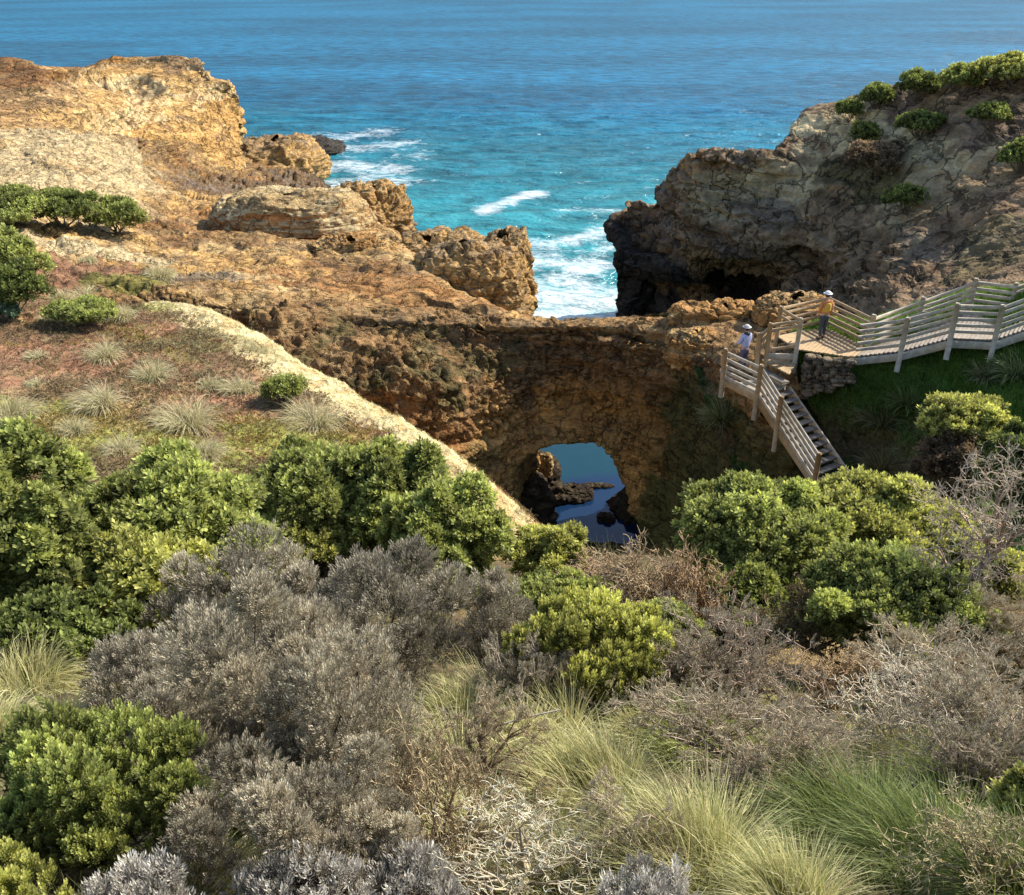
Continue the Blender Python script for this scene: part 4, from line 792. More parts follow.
# ---------------------------------------------------------------- green bushes, mid ground left
GB = 'green bushes in the band below the dune'
bush('green_bush', 'dense green bush at the left edge of the near band, mid green rosettes', (-40, 448, 95, 640), (30, 635), 'green', seed=11, spx=13, group=GB)
bush('green_bush', 'tall dark centred green bush second from the left edge', (60, 450, 250, 610), (150, 612), 'green', seed=12, spx=13, group=GB)
bush('green_bush', 'yellow green bush with big rosettes above the grey shrubs at left', (85, 520, 215, 650), (140, 640), 'yellow', seed=13, spx=14, group=GB)
bush('green_bush', 'small green bush linking the two big bushes under the dune', (225, 500, 345, 575), (285, 570), 'yellow', seed=14, spx=10, group=GB)
bush('green_bush', 'broad bright green bush at the foot of the straw coloured dune crest', (258, 444, 380, 560), (320, 556), 'green', seed=15, spx=11, group=GB)
bush('green_bush', 'right lobe of green scrub touching the lower end of the dune crest', (392, 478, 500, 592), (440, 592), 'green', seed=16, spx=11, group=GB)
bush('green_bush', 'dark shaded bush filling the gap below the left green bushes', (-20, 590, 120, 665), (60, 668), 'dark', seed=17, spx=13, group=GB)
bush('green_bush', 'small round light green bush in front of the arch opening', (514, 520, 584, 585), (548, 592), 'yellow', seed=18, spx=9, group=GB)
bush('green_bush', 'loose olive green bush just below the small round one', (505, 570, 610, 640), (560, 642), 'green', seed=19, spx=9, group=GB)
bush('green_bush', 'bright green bush with upright shoots in the centre foreground', (525, 592, 672, 715), (600, 710), 'yellow', 'spike', seed=20, spx=19, up=1.2, cover=3.2, group=GB)
bush('green_bush', 'middle hump of green scrub under the dune crest', (335, 440, 445, 560), (385, 565), 'green', seed=35, spx=11, group=GB)
GR_ = 'green shrubs on the gully side at right'
bush('green_shrub', 'wide green shrub canopy below the foot of the stairs', (680, 474, 830, 610), (755, 622), 'green', seed=21, spx=11, group=GR_)
bush('green_shrub', 'bright topped green shrub right of the stair foot', (795, 470, 960, 575), (880, 610), 'yellow', seed=22, spx=11, group=GR_)
bush('green_shrub', 'green shrub crown overhanging the sandy hollow', (815, 545, 975, 660), (900, 668), 'green', seed=23, spx=11, under=-.1, group=GR_)
bush('green_shrub', 'small green shrub beside the bare grey tree', (925, 522, 1008, 598), (965, 612), 'yellow', seed=24, spx=10, group=GR_)
bush('green_shrub', 'dark low green shrub beneath the wide canopy', (690, 560, 790, 640), (740, 645), 'dark', seed=25, spx=11, group=GR_)
bush('green_shrub', 'round topped green shrub on the hillside under the boardwalk', (922, 390, 1008, 455), (965, 475), 'yellow', seed=26, spx=8, group=GR_)
bush('brown_shrub', 'brownish woody shrub base under the round topped one on the hillside', (918, 430, 990, 505), (950, 500), 'brown', 'small', seed=27, spx=7, group=GR_)
bush('green_shrub', 'dark green shrub at the right edge below the hillside', (985, 420, 1060, 520), (1015, 520), 'dark', seed=28, spx=9, group=GR_)
# ---------------------------------------------------------------- foreground
bush('green_bush', 'upright green bush with pale shoots in the lower left corner area', (-10, 695, 195, 870), (90, 850), 'green', 'spike', seed=31, spx=22, up=1.2, cover=3.2)
bush('green_bush', 'bright lime bush cropped by the bottom left corner', (-60, 850, 60, 960), (0, 925), 'yellow', 'spike', seed=32, spx=24, up=1.3, cover=3)
bush('green_bush', 'yellow green bush cropped by the right edge of the foreground', (1000, 765, 1070, 850), (1030, 850), 'yellow', 'rosette', seed=33, spx=13)
GY = 'grey woolly shrubs of the foreground'
for i, (lab, box, base, pal) in enumerate([
    ('grey shrub rising highest between the green bushes, left of centre', (165, 528, 325, 660), (245, 655), 'lilac'),
    ('grey shrub behind the big central one, below the dune crest bushes', (305, 532, 470, 690), (390, 690), 'lilac'),
    ('big grey shrub dome filling the left foreground', (150, 600, 330, 800), (240, 800), 'grey'),
    ('large grey shrub between the left dome and the straw grass', (265, 640, 425, 830), (350, 830), 'grey'),
    ('small grey shrub next to the bright green upright bush', (462, 568, 532, 690), (497, 690), 'lilac'),
    ('low bluish grey shrub at the left above the upright green bush', (80, 622, 200, 725), (140, 725), 'lilac'),
    ('brownish grey shrub mass at the bottom left of centre', (180, 740, 400, 900), (290, 890), 'grey')]):
    bush('grey_shrub', lab, box, base, pal, 'grey', spx=15, seed=40 + i, group=GY, mat=M_grey, up=.8, cover=3.6, cap=11000, lobe=.36, nl=18)
for i, (lab, box, base) in enumerate([('pale silver shrub at the bottom edge left of centre', (240, 850, 360, 950), (300, 925)), ('pale silver shrub at the bottom edge near the fallen twigs', (340, 855, 470, 960), (410, 930)),
    ('silver tipped shrub at the bottom near the left corner', (90, 862, 190, 960), (140, 935)), ('silver shrub at the bottom edge right of the fallen twigs', (600, 870, 700, 960), (650, 940))]):
    bush('silver_shrub', lab, box, base, 'silver', 'grey', spx=24, seed=50 + i, group='silvery shrubs along the bottom edge', mat=M_grey, up=1.0, cover=2.4)
DT = 'dry twiggy shrubs on the near slope'
for i, (lab, box, base, kw) in enumerate([
    ('reddish brown dry shrub right of the arch opening', (590, 545, 700, 645), (645, 650), dict(c1=(.13, .095, .065), c2=(.25, .20, .145), n0=12, up=.9)),
    ('purplish twiggy shrub under the wide green canopy', (665, 600, 800, 715), (735, 725), dict(c1=(.12, .09, .08), c2=(.27, .22, .20), n0=10, leaf='lilac')),
    ('grey brown shrub in the centre right behind the straw grass', (640, 685, 835, 785), (735, 785), dict(c1=(.14, .12, .10), c2=(.34, .30, .26), n0=12, leaf='grey', lvl=5)),
    ('pale dead shrub with tangled twigs at mid right', (845, 655, 960, 765), (900, 765), dict(c1=(.20, .17, .15), c2=(.42, .38, .33), n0=10)),
    ('pale dead shrub at the right edge behind the dark grass', (940, 650, 1070, 770), (1000, 770), dict(c1=(.20, .17, .15), c2=(.40, .36, .32), n0=10, leaf='grey')),
    ('tangle of bleached fallen twigs at the bottom centre', (440, 780, 620, 905), (530, 900), dict(c1=(.26, .24, .20), c2=(.46, .42, .35), n0=12, up=.2, wig=.45)),
    ('fine brown dry shrub beside the big grey one', (370, 745, 490, 880), (430, 870), dict(c1=(.15, .12, .08), c2=(.32, .27, .19), n0=12, leaf='brown')),
    ('sparse brown shrub between the grey shrub and the bleached twigs', (430, 690, 540, 790), (485, 790), dict(c1=(.14, .11, .09), c2=(.30, .25, .19), n0=9, leaf='grey')),
    ('grey twiggy shrub left of the bright green centre bush, low down', (495, 640, 560, 720), (525, 722), dict(c1=(.14, .12, .11), c2=(.30, .27, .25), n0=8, leaf='lilac')),
    ('dead brown shrub in the shade below the green overhang', (800, 640, 880, 720), (840, 725), dict(c1=(.12, .09, .06), c2=(.26, .20, .14), n0=8)),
    ('thin dry shrub at the bottom right corner', (940, 800, 1060, 910), (1000, 900), dict(c1=(.14, .12, .08), c2=(.28, .25, .17), n0=9)),
    ]):
    kw = dict(kw); kw.pop('lvl', None)
    twig_shrub('dry_shrub', lab, box, base, seed=60 + i, group=DT, **kw)
for i, (lab, box, base, kw) in enumerate([
    ('low reddish dry scrub at the lip in front of the dark pool edge', (560, 560, 640, 620), (600, 622), dict(c1=(.13, .095, .065), c2=(.26, .20, .145), n0=12, up=.9)),
    ('brown dry scrub between the arch foot and the wide canopy', (650, 555, 720, 640), (690, 645), dict(c1=(.13, .09, .06), c2=(.28, .21, .15), n0=12, up=.8)),
    ('olive dry shrub in the gap under the two right canopies', (770, 590, 860, 665), (815, 670), dict(c1=(.12, .10, .06), c2=(.26, .23, .14), n0=10, leaf='brown')),
    ('straggly grey shrub right of the centre green bush', (655, 640, 745, 720), (700, 722), dict(c1=(.16, .13, .10), c2=(.38, .33, .27), n0=12, leaf='grey')),
    ('straggly pale shrub under the overhanging right crown', (880, 620, 1000, 700), (940, 705), dict(c1=(.16, .13, .10), c2=(.38, .33, .27), n0=12, leaf='grey')),
    ('mauve brown shrub just left of the bottom dark tussocks', (740, 730, 850, 820), (795, 825), dict(c1=(.14, .11, .09), c2=(.33, .28, .23), n0=12, leaf='grey')),
    ('dusky shrub in the shade at the far right middle', (930, 720, 1040, 800), (985, 800), dict(c1=(.12, .10, .09), c2=(.28, .24, .21), n0=12, leaf='lilac')),
    ('grey brown shrub between the straw tussock and the bleached twigs', (590, 790, 670, 880), (630, 885), dict(c1=(.16, .13, .10), c2=(.36, .31, .25), n0=10, leaf='grey'))]):
    twig_shrub('dry_shrub', lab, box, base, seed=260 + i, group=DT, **kw)
for i, (lab, box, base) in enumerate([('grey shrub filling the gap between the two central grey ones', (230, 590, 360, 720), (295, 725)), ('grey shrub low in the middle of the left foreground mass', (200, 690, 330, 800), (265, 805)),
    ('shaded grey shrub behind the upright green bush', (130, 670, 230, 770), (180, 775)), ('warm grey shrub at the bottom centre left above the silver ones', (300, 790, 420, 890), (360, 890))]):
    bush('grey_shrub', lab, box, base, 'grey', 'grey', spx=14, seed=300 + i, group=GY, mat=M_grey, up=.8, cover=3.2, lobe=.36)
for i, (lab, box, base) in enumerate([('brown dry shrub at the foot of the bare grey tree', (960, 590, 1050, 670), (1005, 670)), ('pale dry shrub left of the foot of the bare tree', (900, 600, 990, 665), (945, 668))]):
    twig_shrub('dry_shrub', lab, box, base, seed=310 + i, group=DT, c1=(.15, .12, .09), c2=(.36, .30, .23), n0=10, leaf='grey')
bush('green_bush', 'small green bush at the left edge under the tall dark one', (-30, 560, 60, 620), (15, 640), 'yellow', seed=36, spx=12, group=GB)
bush('green_shrub', 'low olive shrub spilling down to the stair foot', (640, 600, 700, 660), (670, 665), 'green', seed=37, spx=9, group=GR_)
# bare grey tree at the right edge
def bare_tree():
    rs = np.random.RandomState(5); b = hit(985, 660); m = ppm(b); top = Y(1010, 500, b[1]); 
    root = empty('bare_tree', b, 'bare grey tree with crooked branches at the right edge', 'tree')
    path = [b, Y(955, 610, b[1]), Y(978, 570, b[1]), Y(1000, 545, b[1] + .1)]
    pts = cr_interp(np.array(path), 14, 0); r = np.linspace(.07, .035, 14)
    V, Fc = tubes(pts[:-1], pts[1:], r[:-1], r[1:], 7); mesh_np('trunk', V, Fc, M_twig, root, np.tile([.20, .17, .14], (len(V), 1)))
    parts = []
    for k, (e, s) in enumerate([(13, 1.0), (10, .8), (7, .7), (12, .9)]):
        V, Fc, C, _ = twigs(pts[e], np.array([1.3, 1.1, 1.5]) * s, rs, 5, 5, 3, .028, .6, .28, (.20, .16, .14), (.36, .31, .28), rmin=.004); parts.append((V, Fc, C))
    mesh_np('branches', *join(parts)[:2], M_twig, root, join(parts)[2])
bare_tree()
# dead branch lying over the grass
def dead_branch():
    rs = np.random.RandomState(8); b = hit(470, 765); pts = cr_interp(np.array([Y(420, 778, b[1] - .1), Y(462, 774, b[1]), Y(505, 752, b[1]), Y(560, 738, b[1] + .1)]) + [0, 0, .35], 16, 0)
    r = np.linspace(.016, .007, 16); V, Fc = tubes(pts[:-1], pts[1:], r[:-1], r[1:], 6); parts = [(V, Fc, np.tile([.42, .38, .31], (len(V), 1)))]
    for k in (4, 8, 11): parts.append(twigs(pts[k], (.3, .3, .3), rs, 2, 3, 2, .008, .5, .3, (.4, .36, .3), (.45, .4, .33))[:3])
    V, Fc, C = join(parts); tag(mesh_np('dead_branch', V, Fc, M_twig, None, C), 'bleached dead branch lying across the straw grass', 'branch')
dead_branch()
# ---------------------------------------------------------------- grasses in the foreground
STW = (.62, .55, .31); GG = (.27, .29, .10); DG = (.09, .13, .045); OG = (.36, .37, .15)
FG = 'long grass tussocks of the foreground'
for i, (lab, at, h, w, n, c1, c2, lean) in enumerate([
    ('large straw coloured tussock in the bottom centre right', (690, 880), 130, 190, 2600, STW, GG, (-.25, 0, 0)),
    ('pale windblown tussock above the bottom centre one', (590, 800), 90, 170, 1800, STW, OG, (-.4, .1, 0)),
    ('green and tan tussock behind the grey brown shrub in the centre', (700, 755), 75, 120, 1400, OG, GG, (-.2, 0, 0)),
    ('straw tussock right of the small grey shrub', (520, 755), 65, 110, 1100, STW, OG, (-.2, 0, 0)),
    ('dark green tussock in the shade at lower right', (850, 850), 120, 160, 2000, DG, GG, (-.35, 0, 0)),
    ('deep green tussock between the lower right ones', (930, 880), 130, 170, 2000, DG, GG, (-.3, 0, 0)),
    ('dark green tussock at the right edge below the dead shrub', (980, 810), 100, 140, 1500, DG, OG, (-.3, 0, 0)),
    ('straw tussock along the left edge below the green bushes', (30, 690), 70, 110, 1100, STW, OG, (.1, 0, 0)),
    ('short straw tussock at left beside the bluish grey shrub', (70, 735), 55, 90, 800, STW, OG, (.1, 0, 0)),
    ('green tussock at the bottom left behind the silver shrub', (210, 900), 80, 120, 1000, GG, STW, (.3, 0, 0)),
    ('straw grass clump at the bottom between silver shrubs and big tussock', (560, 905), 90, 140, 1200, STW, GG, (-.2, 0, 0)),
    ('straw green tussock near the right foreground dead shrub', (780, 790), 80, 130, 1300, STW, GG, (-.4, 0, 0)),
    ('grass clump of pale blades right of the centre green bush', (650, 740), 60, 90, 900, OG, STW, (-.2, 0, 0)),
    ('dark grass clump at the bottom right corner', (1010, 900), 110, 150, 1300, DG, GG, (-.2, 0, 0)),
    ('narrow grass clump at the bottom edge right of centre', (790, 915), 100, 140, 1400, GG, STW, (-.2, 0, 0)),
    ('olive tussock at left edge beside the upright green bush', (-5, 740), 60, 90, 700, OG, STW, (.2, 0, 0))]):
    tussock(lab, at, h * .62, w * 1.5, 80 + i, int(n * 1.5), c1, c2, lean, bw=1.15, group=FG, spread=1.25, droop=1.6)
for i, (lab, at, h, w, c1, c2) in enumerate([('straw clump right of the large grey shrub', (455, 790), 75, 110, STW, OG), ('yellow green grass clump under the small grey shrub', (490, 725), 60, 90, OG, STW), ('windblown straw clump in front of the centre green bush', (560, 745), 60, 110, STW, OG), ('straw tuft poking out beside the bleached twigs', (470, 840), 55, 90, STW, OG), ('olive grass tuft between the grey shrubs at the bottom left', (250, 830), 50, 80, GG, OG), ('small pale tuft in front of the central grey shrub', (455, 730), 45, 80, STW, OG),
    ('dry tuft under the dead shrub at far right', (905, 775), 50, 110, STW, OG), ('short tuft between the two mid right dead shrubs', (860, 760), 40, 90, STW, GG), ('pale tuft at the foot of the purplish twiggy shrub', (770, 725), 38, 90, STW, OG), ('tuft at the left of the reddish dry shrub', (610, 640), 30, 60, STW, OG)]):
    tussock(lab, at, h, w, 330 + i, 900, c1, c2, (-.2, 0, 0), bw=1.1, group=FG, spread=1.2, droop=1.5)
# ---------------------------------------------------------------- dune tussocks
DGp = 'pale grass tussocks on the dune'
PW = (.58, .50, .32); PG = (.40, .38, .20)
dt = [(37, 358, 22, 'flat pale tussock at the far left of the dune'), (104, 358, 26, 'pale tussock in the upper left of the dune'), (152, 378, 20, 'round pale tussock with a dark left side in mid dune'), (210, 388, 24, 'pale tussock left of the twin clumps in mid dune'),
      (238, 392, 24, 'right hand clump of the twin tussocks near the small green shrub'), (312, 425, 30, 'drooping pale tussock below the small green dune shrub'), (297, 412, 22, 'small tussock touching the small green dune shrub'), (98, 405, 30, 'wide pale tussock in the middle left of the dune'), (185, 425, 30, 'leaning pale tussock above the lime patch'),
      (75, 432, 26, 'pale tussock above the left green bushes'), (12, 418, 30, 'big pale tussock cut by the left edge'), (35, 385, 18, 'small pale tussock under the flat one at left'), (120, 452, 26, 'pale tussock touching the tall dark bush'), (205, 455, 20, 'short tussock near the linking bush'),
      (15, 445, 24, 'tussock just above the leftmost green bush'), (60, 300, 16, 'dull tussock beside the low shrub on the rise'), (160, 278, 14, 'grey tussock in the saddle behind the dune'), (50, 322, 18, 'pale tussock below the low shrub on the rise'), (120, 318, 18, 'pale tussock right of the low shrub on the rise'), (85, 300, 14, 'tussock tuft behind the low shrub on the rise'), (88, 262, 12, 'tiny grey tussock on the red slope')]
for i, (x, y, h, lab) in enumerate(dt):
    q_ = .6 + .75 * ((i * 37) % 11) / 10; tussock(lab, (x, y), h * .75 * q_, h * 2.6 * q_, 120 + i, int(620 * q_), PW, PG, (-.35 + .5 * ((i * 23) % 7) / 6, -.15, 0), bw=.6, group=DGp, spread=1.4, droop=2.2)
# shrubs on the left land
MS = 'low shrubs on the coastal slope'
for i, (lab, box, base, pal, spx) in enumerate([
    ('long dark green shrub at the left under the pale slope', (-30, 186, 62, 226), (15, 224), 'green', 4), ('middle part of the dark shrub row under the pale slope', (30, 188, 98, 230), (65, 228), 'dark', 4),
    ('rounded dark shrub at the right end of the shrub row', (86, 199, 149, 236), (118, 234), 'green', 4), ('tall dark green shrub at the left edge above the dune', (-30, 229, 42, 290), (5, 292), 'green', 6),
    ('lower dark bush at the left edge on the red slope', (-20, 262, 46, 316), (12, 318), 'dark', 6), ('small bluish shrub at the left edge', (-10, 300, 20, 322), (5, 322), 'blue', 5),
    ('low bright green shrub on the rise behind the dune', (48, 297, 116, 328), (80, 327), 'green', 5), ('small green shrub on the right side of the dune', (262, 374, 307, 402), (284, 402), 'green', 5)]):
    bush('low_shrub', lab, box, base, pal, 'small', spx=spx, seed=150 + i, group=MS, cover=2.6, cap=4500)
HS = 'shrubs on the cliff across the inlet'
for i, (lab, box, base, pal) in enumerate([
    ('small round bush on the skyline left of the cliff top', (860, 84, 892, 108), (876, 110), 'dark'), ('bush on the cliff skyline right of the small round one', (895, 72, 940, 100), (917, 102), 'dark'), ('bush with sunlit top near the cliff summit', (940, 66, 985, 92), (962, 96), 'green'),
    ('bright topped bush at the right end of the skyline', (975, 55, 1045, 88), (1010, 92), 'yellow'), ('flat dark shrub in the middle of the cliff face', (885, 182, 925, 214), (905, 214), 'dark'), ('dark bush at the right edge of the cliff', (1000, 140, 1045, 172), (1020, 173), 'dark'),
    ('dark shrub on the pale ledge of the cliff', (850, 122, 880, 146), (865, 148), 'dark'), ('low olive scrub below the cliff skyline', (895, 112, 945, 135), (920, 140), 'dark'), ('shrub below the summit bushes at right', (970, 104, 1010, 126), (990, 132), 'dark'),
    ('small dark bush behind the flat cliff top', (835, 100, 862, 120), (848, 122), 'dark'), ('dark scrub hanging over the pale ledge', (845, 140, 905, 178), (875, 180), 'brown')]):
    bush('cliff_shrub', lab, box, base, pal, 'small', spx=4, seed=170 + i, group=HS, cover=2.6, trunk=True, cap=3500)
# ---------------------------------------------------------------- stuff nobody could count
def crestd(p):
    cr = np.array(d1_[3:]); dm = np.full(len(p), 99.)
    for a, b in zip(cr[:-1], cr[1:]):
        ab = b - a; t = np.clip(((p - a) @ ab) / (ab @ ab), 0, 1); dm = np.minimum(dm, np.linalg.norm((p - (a + t[:, None] * ab)), axis=1))
    return (1 - sst(.9, 1.5, dm + .3 * fbm(p, .9, 3))) * .9
def scatter(surf, n, dens, rs, k=1):
    G, nn = SURF[surf]; nr, nc = G.shape[:2]; r = rs.rand(n) * (nr - 2); c = rs.rand(n) * (nc - 2); i = r.astype(int); j = c.astype(int); fr = (r - i)[:, None]; fc = (c - j)[:, None]
    P = G[i, j] * (1 - fr) * (1 - fc) + G[i + 1, j] * fr * (1 - fc) + G[i, j + 1] * (1 - fr) * fc + G[i + 1, j + 1] * fr * fc
    kp = dens(P) > rs.rand(n); P = P[kp]; u = (P[:, 0]) / (P[:, 1] * CT - (P[:, 2] - CAMZ) * ST) * F
    return P[(np.abs(u) < 620) & (P[:, 1] > 1.2)]
rs = np.random.RandomState(21)
P = scatter('ground', 80000, lambda p: .15 + .7 * sst(-.2, .3, fbm(p, .9, 3, off=3.)), rs)
msz = (P[:, 1] * CT - (P[:, 2] - CAMZ) * ST) / F
V, Fc, C = blades(None, len(P), 0, 1., .0055, rs, (.40, .35, .19), (.13, .15, .05), .9, (-.15, 0, 0), seg=4, pos=P, lenmul=.16 + 22 * msz)
tag(mesh_np('grass', V, Fc, M_grass, None, C), 'short dry grass covering the near slope', 'grass', kind='stuff')
P = scatter('dune', 110000, lambda p: (.25 + .5 * sst(-.1, .3, fbm(p, .7, 4, off=3.))) * (1 - crestd(p) / .9), rs)
limes = [Z(30, 420, 21), Z(150, 440, 20.9), Z(270, 438, 20.2), Z(330, 440, 20.1)]
dl = np.min([np.linalg.norm((P - q) / np.array([2.7, 1.6, 3]), axis=1) for q in limes], 0) + .5 * fbm(P, .8, 3)
red = sst(-.1, .3, fbm(P, .35, 4, .55, off=2.))
base = mix(mix(np.tile([.16, .12, .06], (len(P), 1)), (.22, .115, .065), red), (.30, .31, .06), 1 - sst(.7, 1.1, dl))
def stamp_c(P, base, s, rs, tpl='tiny'):
    parts = []
    q = np.digitize(base[:, 0] * 3 + base[:, 1] * 7, np.quantile(base[:, 0] * 3 + base[:, 1] * 7, np.linspace(0, 1, 9)[1:-1]))
    for g in range(8):
        m = q == g
        if m.sum() < 3: continue
        b = base[m].mean(0); parts.append(stamp(TPL[tpl], P[m], np.tile([0, 0, 1.], (m.sum(), 1)) + .4 * rs.randn(m.sum(), 3), s[m], b * .7, b * 1.25, rs, .3))
    return join(parts)
V, Fc, C = stamp_c(P, base, (.045 + .06 * rs.rand(len(P))), rs)
tag(mesh_np('ground_cover', V, Fc, M_leaf, None, C), 'low red and lime ground cover on the dune', 'ground cover', kind='stuff')
P = scatter('dune', 160000, crestd, rs)
V, Fc, C = blades(None, len(P), 0, .10, .012, rs, (.66, .58, .33), (.56, .46, .24), 1.2, (-.1, 0, 0), seg=3, pos=P)
tag(mesh_np('crest_grass', V, Fc, M_grass, None, C), 'short straw grass along the dune crest', 'grass', kind='stuff')
P = scatter('dune', 60000, lambda p: (1 - crestd(p) / .9) * sst(.12, .45, fbm(p, .9, 4, .6, off=53.)), rs)
V, Fc, C = blades(None, len(P), 0, .24, .010, rs, (.56, .49, .30), (.36, .34, .17), 1.1, (-.3, -.1, 0), seg=4, pos=P, droop=2.0)
tag(mesh_np('dune_grass', V, Fc, M_grass, None, C), 'thin pale grass between the tussocks on the dune', 'grass', kind='stuff')
P = scatter('hillside', 150000, lambda p: sst(17.6, 19, p[:, 2]) * (.4 + .6 * sst(-.2, .2, fbm(p, .6, 3))), rs)
V, Fc, C = blades(None, len(P), 0, .22, .018, rs, (.10, .22, .03), (.18, .25, .06), .8, (-.1, -.1, 0), seg=3, pos=P)
tag(mesh_np('hillside_grass', V, Fc, M_grass, None, C), 'green grass on the slope under the boardwalk', 'grass', kind='stuff')
for i, (x, y, h, lab, c1, c2) in enumerate([(1015, 375, 26, 'large drooping tussock on the grassed hillside at the right edge', (.14, .14, .07), (.09, .11, .04)), (985, 378, 20, 'brownish tussock left of the large one on the grassed hillside', (.14, .13, .07), (.08, .10, .04)),
        (880, 425, 26, 'brown tussock in the shaded hollow of the hillside', (.12, .10, .05), (.07, .08, .03)), (905, 405, 22, 'olive tussock in the middle of the grassed hillside', (.10, .11, .04), (.07, .09, .03)), (720, 420, 22, 'drooping tussock on the gully bank left of the stairs', (.12, .11, .05), (.07, .08, .03)),
        (880, 470, 24, 'tawny tussock at the foot of the hillside', (.14, .11, .06), (.08, .08, .03)), (845, 385, 16, 'small tussock under the stone wall', (.10, .12, .04), (.06, .08, .03))]):
    tussock(lab, (x, y), h * .8, h * 2.2, 220 + i, 500, tuple(2 * q for q in c1), tuple(2 * q for q in c2), (-.2, 0, 0), bw=1.1, group='tussocks on the hillside and bank', spread=1.2)
# ================================================================== TIMBER STRUCTURES
def box_vf(p0, p1, w, h, up=(0, 0, 1), tw=0.0, rs=None):
    """beam from p0 to p1, w wide across, h high along 'up', small chamfer"""
    p0 = np.asarray(p0, float); p1 = np.asarray(p1, float); d = p1 - p0; d /= np.linalg.norm(d); up = np.asarray(up, float)
    s = np.cross(d, up); s /= np.linalg.norm(s); u = np.cross(s, d)
    c = .12 * min(w, h); hw, hh = w / 2, h / 2
    prof = [(hw, -hh + c), (hw, hh - c), (hw - c, hh), (-hw + c, hh), (-hw, hh - c), (-hw, -hh + c), (-hw + c, -hh), (hw - c, -hh)]
    V = [p + s * a + u * b for p in (p0, p1) for a, b in prof]; k = 8
    q = [[i, (i + 1) % k, k + (i + 1) % k, k + i] for i in range(k)]
    caps = [[0, 1, 2, 3], [0, 3, 4, 7], [4, 5, 6, 7], [8, 11, 10, 9], [8, 15, 12, 11], [12, 15, 14, 13]]
    return np.array(V), np.array(q + caps)
def jn(parts):
    V = []; Fq = []; o = 0
    for v, f in parts: V.append(v); Fq.append(f + o); o += len(v)
    return np.concatenate(V), np.concatenate(Fq)
rsw = np.random.RandomState(99)
def post(p, hgt, below, parent, mat=None, w=.15):
    p = np.asarray(p, float); t = rsw.randn(2) * .02
    a = p - np.array([0, 0, below]); b = p + np.array([t[0], t[1], hgt]); v, f = box_vf(a, b, w, w, (0.5, .86, 0))
    # weathered bevelled cap
    v2, f2 = box_vf(b, b + np.array([0, 0, .035]), w * .72, w * .72, (0.5, .86, 0)); po = mesh_np('post', v, f, mat or M_wood, parent); mesh_np('post_cap', v2, f2, mat or M_wood, po)
def rails(pa, pb, parent, hs=(.2, .42, .64, .86, 1.07), off=(0, 0, 0), mat=None, th=.05, hh=.11):
    for h in hs:
        j = rsw.randn(2) * .012; a = np.asarray(pa) + off + [0, 0, h + j[0]]; b = np.asarray(pb) + off + [0, 0, h + j[1]]
        v, f = box_vf(a, b, th, hh); mesh_np('rail', v, f, mat or M_wood, parent)
def planks(parent, quad_list, mat=None, pw=.14, gap=.012, th=.05, name='deck'):
    """quad_list : [(front0, front1, back1, back0)] -> cross planks"""
    parts = []
    for a, b, c, d in quad_list:
        n = max(1, int(round(np.linalg.norm(b - a) / pw)))
        for i in range(n):
            t = (i + .5) / n; p = a + (b - a) * t; q = d + (c - d) * t; w = np.linalg.norm(b - a) / n - gap
            dz = rsw.randn() * .004; parts.append(box_vf(p + [0, 0, dz - th / 2], q + [0, 0, dz - th / 2], w, th))
    V, Fc = jn(parts); mesh_np(name, V, Fc, mat or M_deck, parent)
# ---- boardwalk
FP = [Z(856, 356, 20.5), Z(901, 351, 20.8), Z(951, 338, 21.5), Z(995, 340, 21.5), Z(1050, 321, 22.35), Z(1120, 300, 23.4), Z(1200, 280, 24.3)]
BP = [Z(868, 347, 20.5), Z(917, 329, 20.8), Z(969, 311, 21.5), Z(1008, 316, 21.5), Z(1064, 297, 22.35), Z(1130, 277, 23.4), Z(1205, 258, 24.3)]
bw = empty('boardwalk', FP[0], 'weathered grey timber boardwalk climbing the green hillside to the right edge', 'boardwalk')
planks(bw, [(FP[i], FP[i + 1], BP[i + 1], BP[i]) for i in range(len(FP) - 1)])
for i in range(len(FP) - 1):
    v, f = box_vf(FP[i] + [0, -.03, -.2], FP[i + 1] + [0, -.03, -.2], .06, .26); mesh_np('side_beam', v, f, M_wood, bw)
    v, f = box_vf(BP[i] + [0, .03, -.2], BP[i + 1] + [0, .03, -.2], .06, .26); mesh_np('side_beam', v, f, M_wood, bw)
    o = np.array([0, .09, 0]); rails(FP[i], FP[i + 1], bw, off=o); rails(BP[i], BP[i + 1], bw, off=-o)
for i, p in enumerate(FP):
    if i > 0: post(p, 1.18, .75, bw, w=.17)
for p in BP: post(p, 1.18, .7, bw, w=.17)
# ---- viewing platform
C_ = Z(797, 349, 20.5); F_ = Z(867, 347.5, 20.5); G_ = Z(824, 326, 20.5); D_ = Z(777, 336, 20.5); B_ = Z(767, 353, 20.3); E_ = Z(853, 357, 20.5)
vp = empty('viewing_platform', (C_ + F_) / 2, 'small railed viewing platform with timber deck where the boardwalk meets the stairs', 'platform')
planks(vp, [(D_, C_, F_, G_)][:1] and [(C_, E_, F_, G_), (D_, C_, G_, D_ + (G_ - D_) * .98)], mat=M_wood2)
for p in (C_, D_, G_): post(p, 1.12, .9, vp, M_wood2 if p is not C_ else M_wood, w=.15)
post(B_, 1.1, .9, vp, M_wood2)
rails(D_, G_, vp, mat=M_wood2); rails(G_, F_, vp, mat=M_wood2); rails(D_, C_, vp, hs=(.78, 1.02), mat=M_wood2); rails(B_, C_, vp, hs=(.1, .85, 1.02), mat=M_wood2, hh=.1)
v, f = box_vf(D_ + [0, 0, -.2], G_ + [0, 0, -.2], .06, .24); mesh_np('side_beam', v, f, M_wood2, vp)
v, f = box_vf(B_ + [0, 0, -.12], C_ + [0, 0, -.3], .06, .22); mesh_np('side_beam', v, f, M_wood, vp)
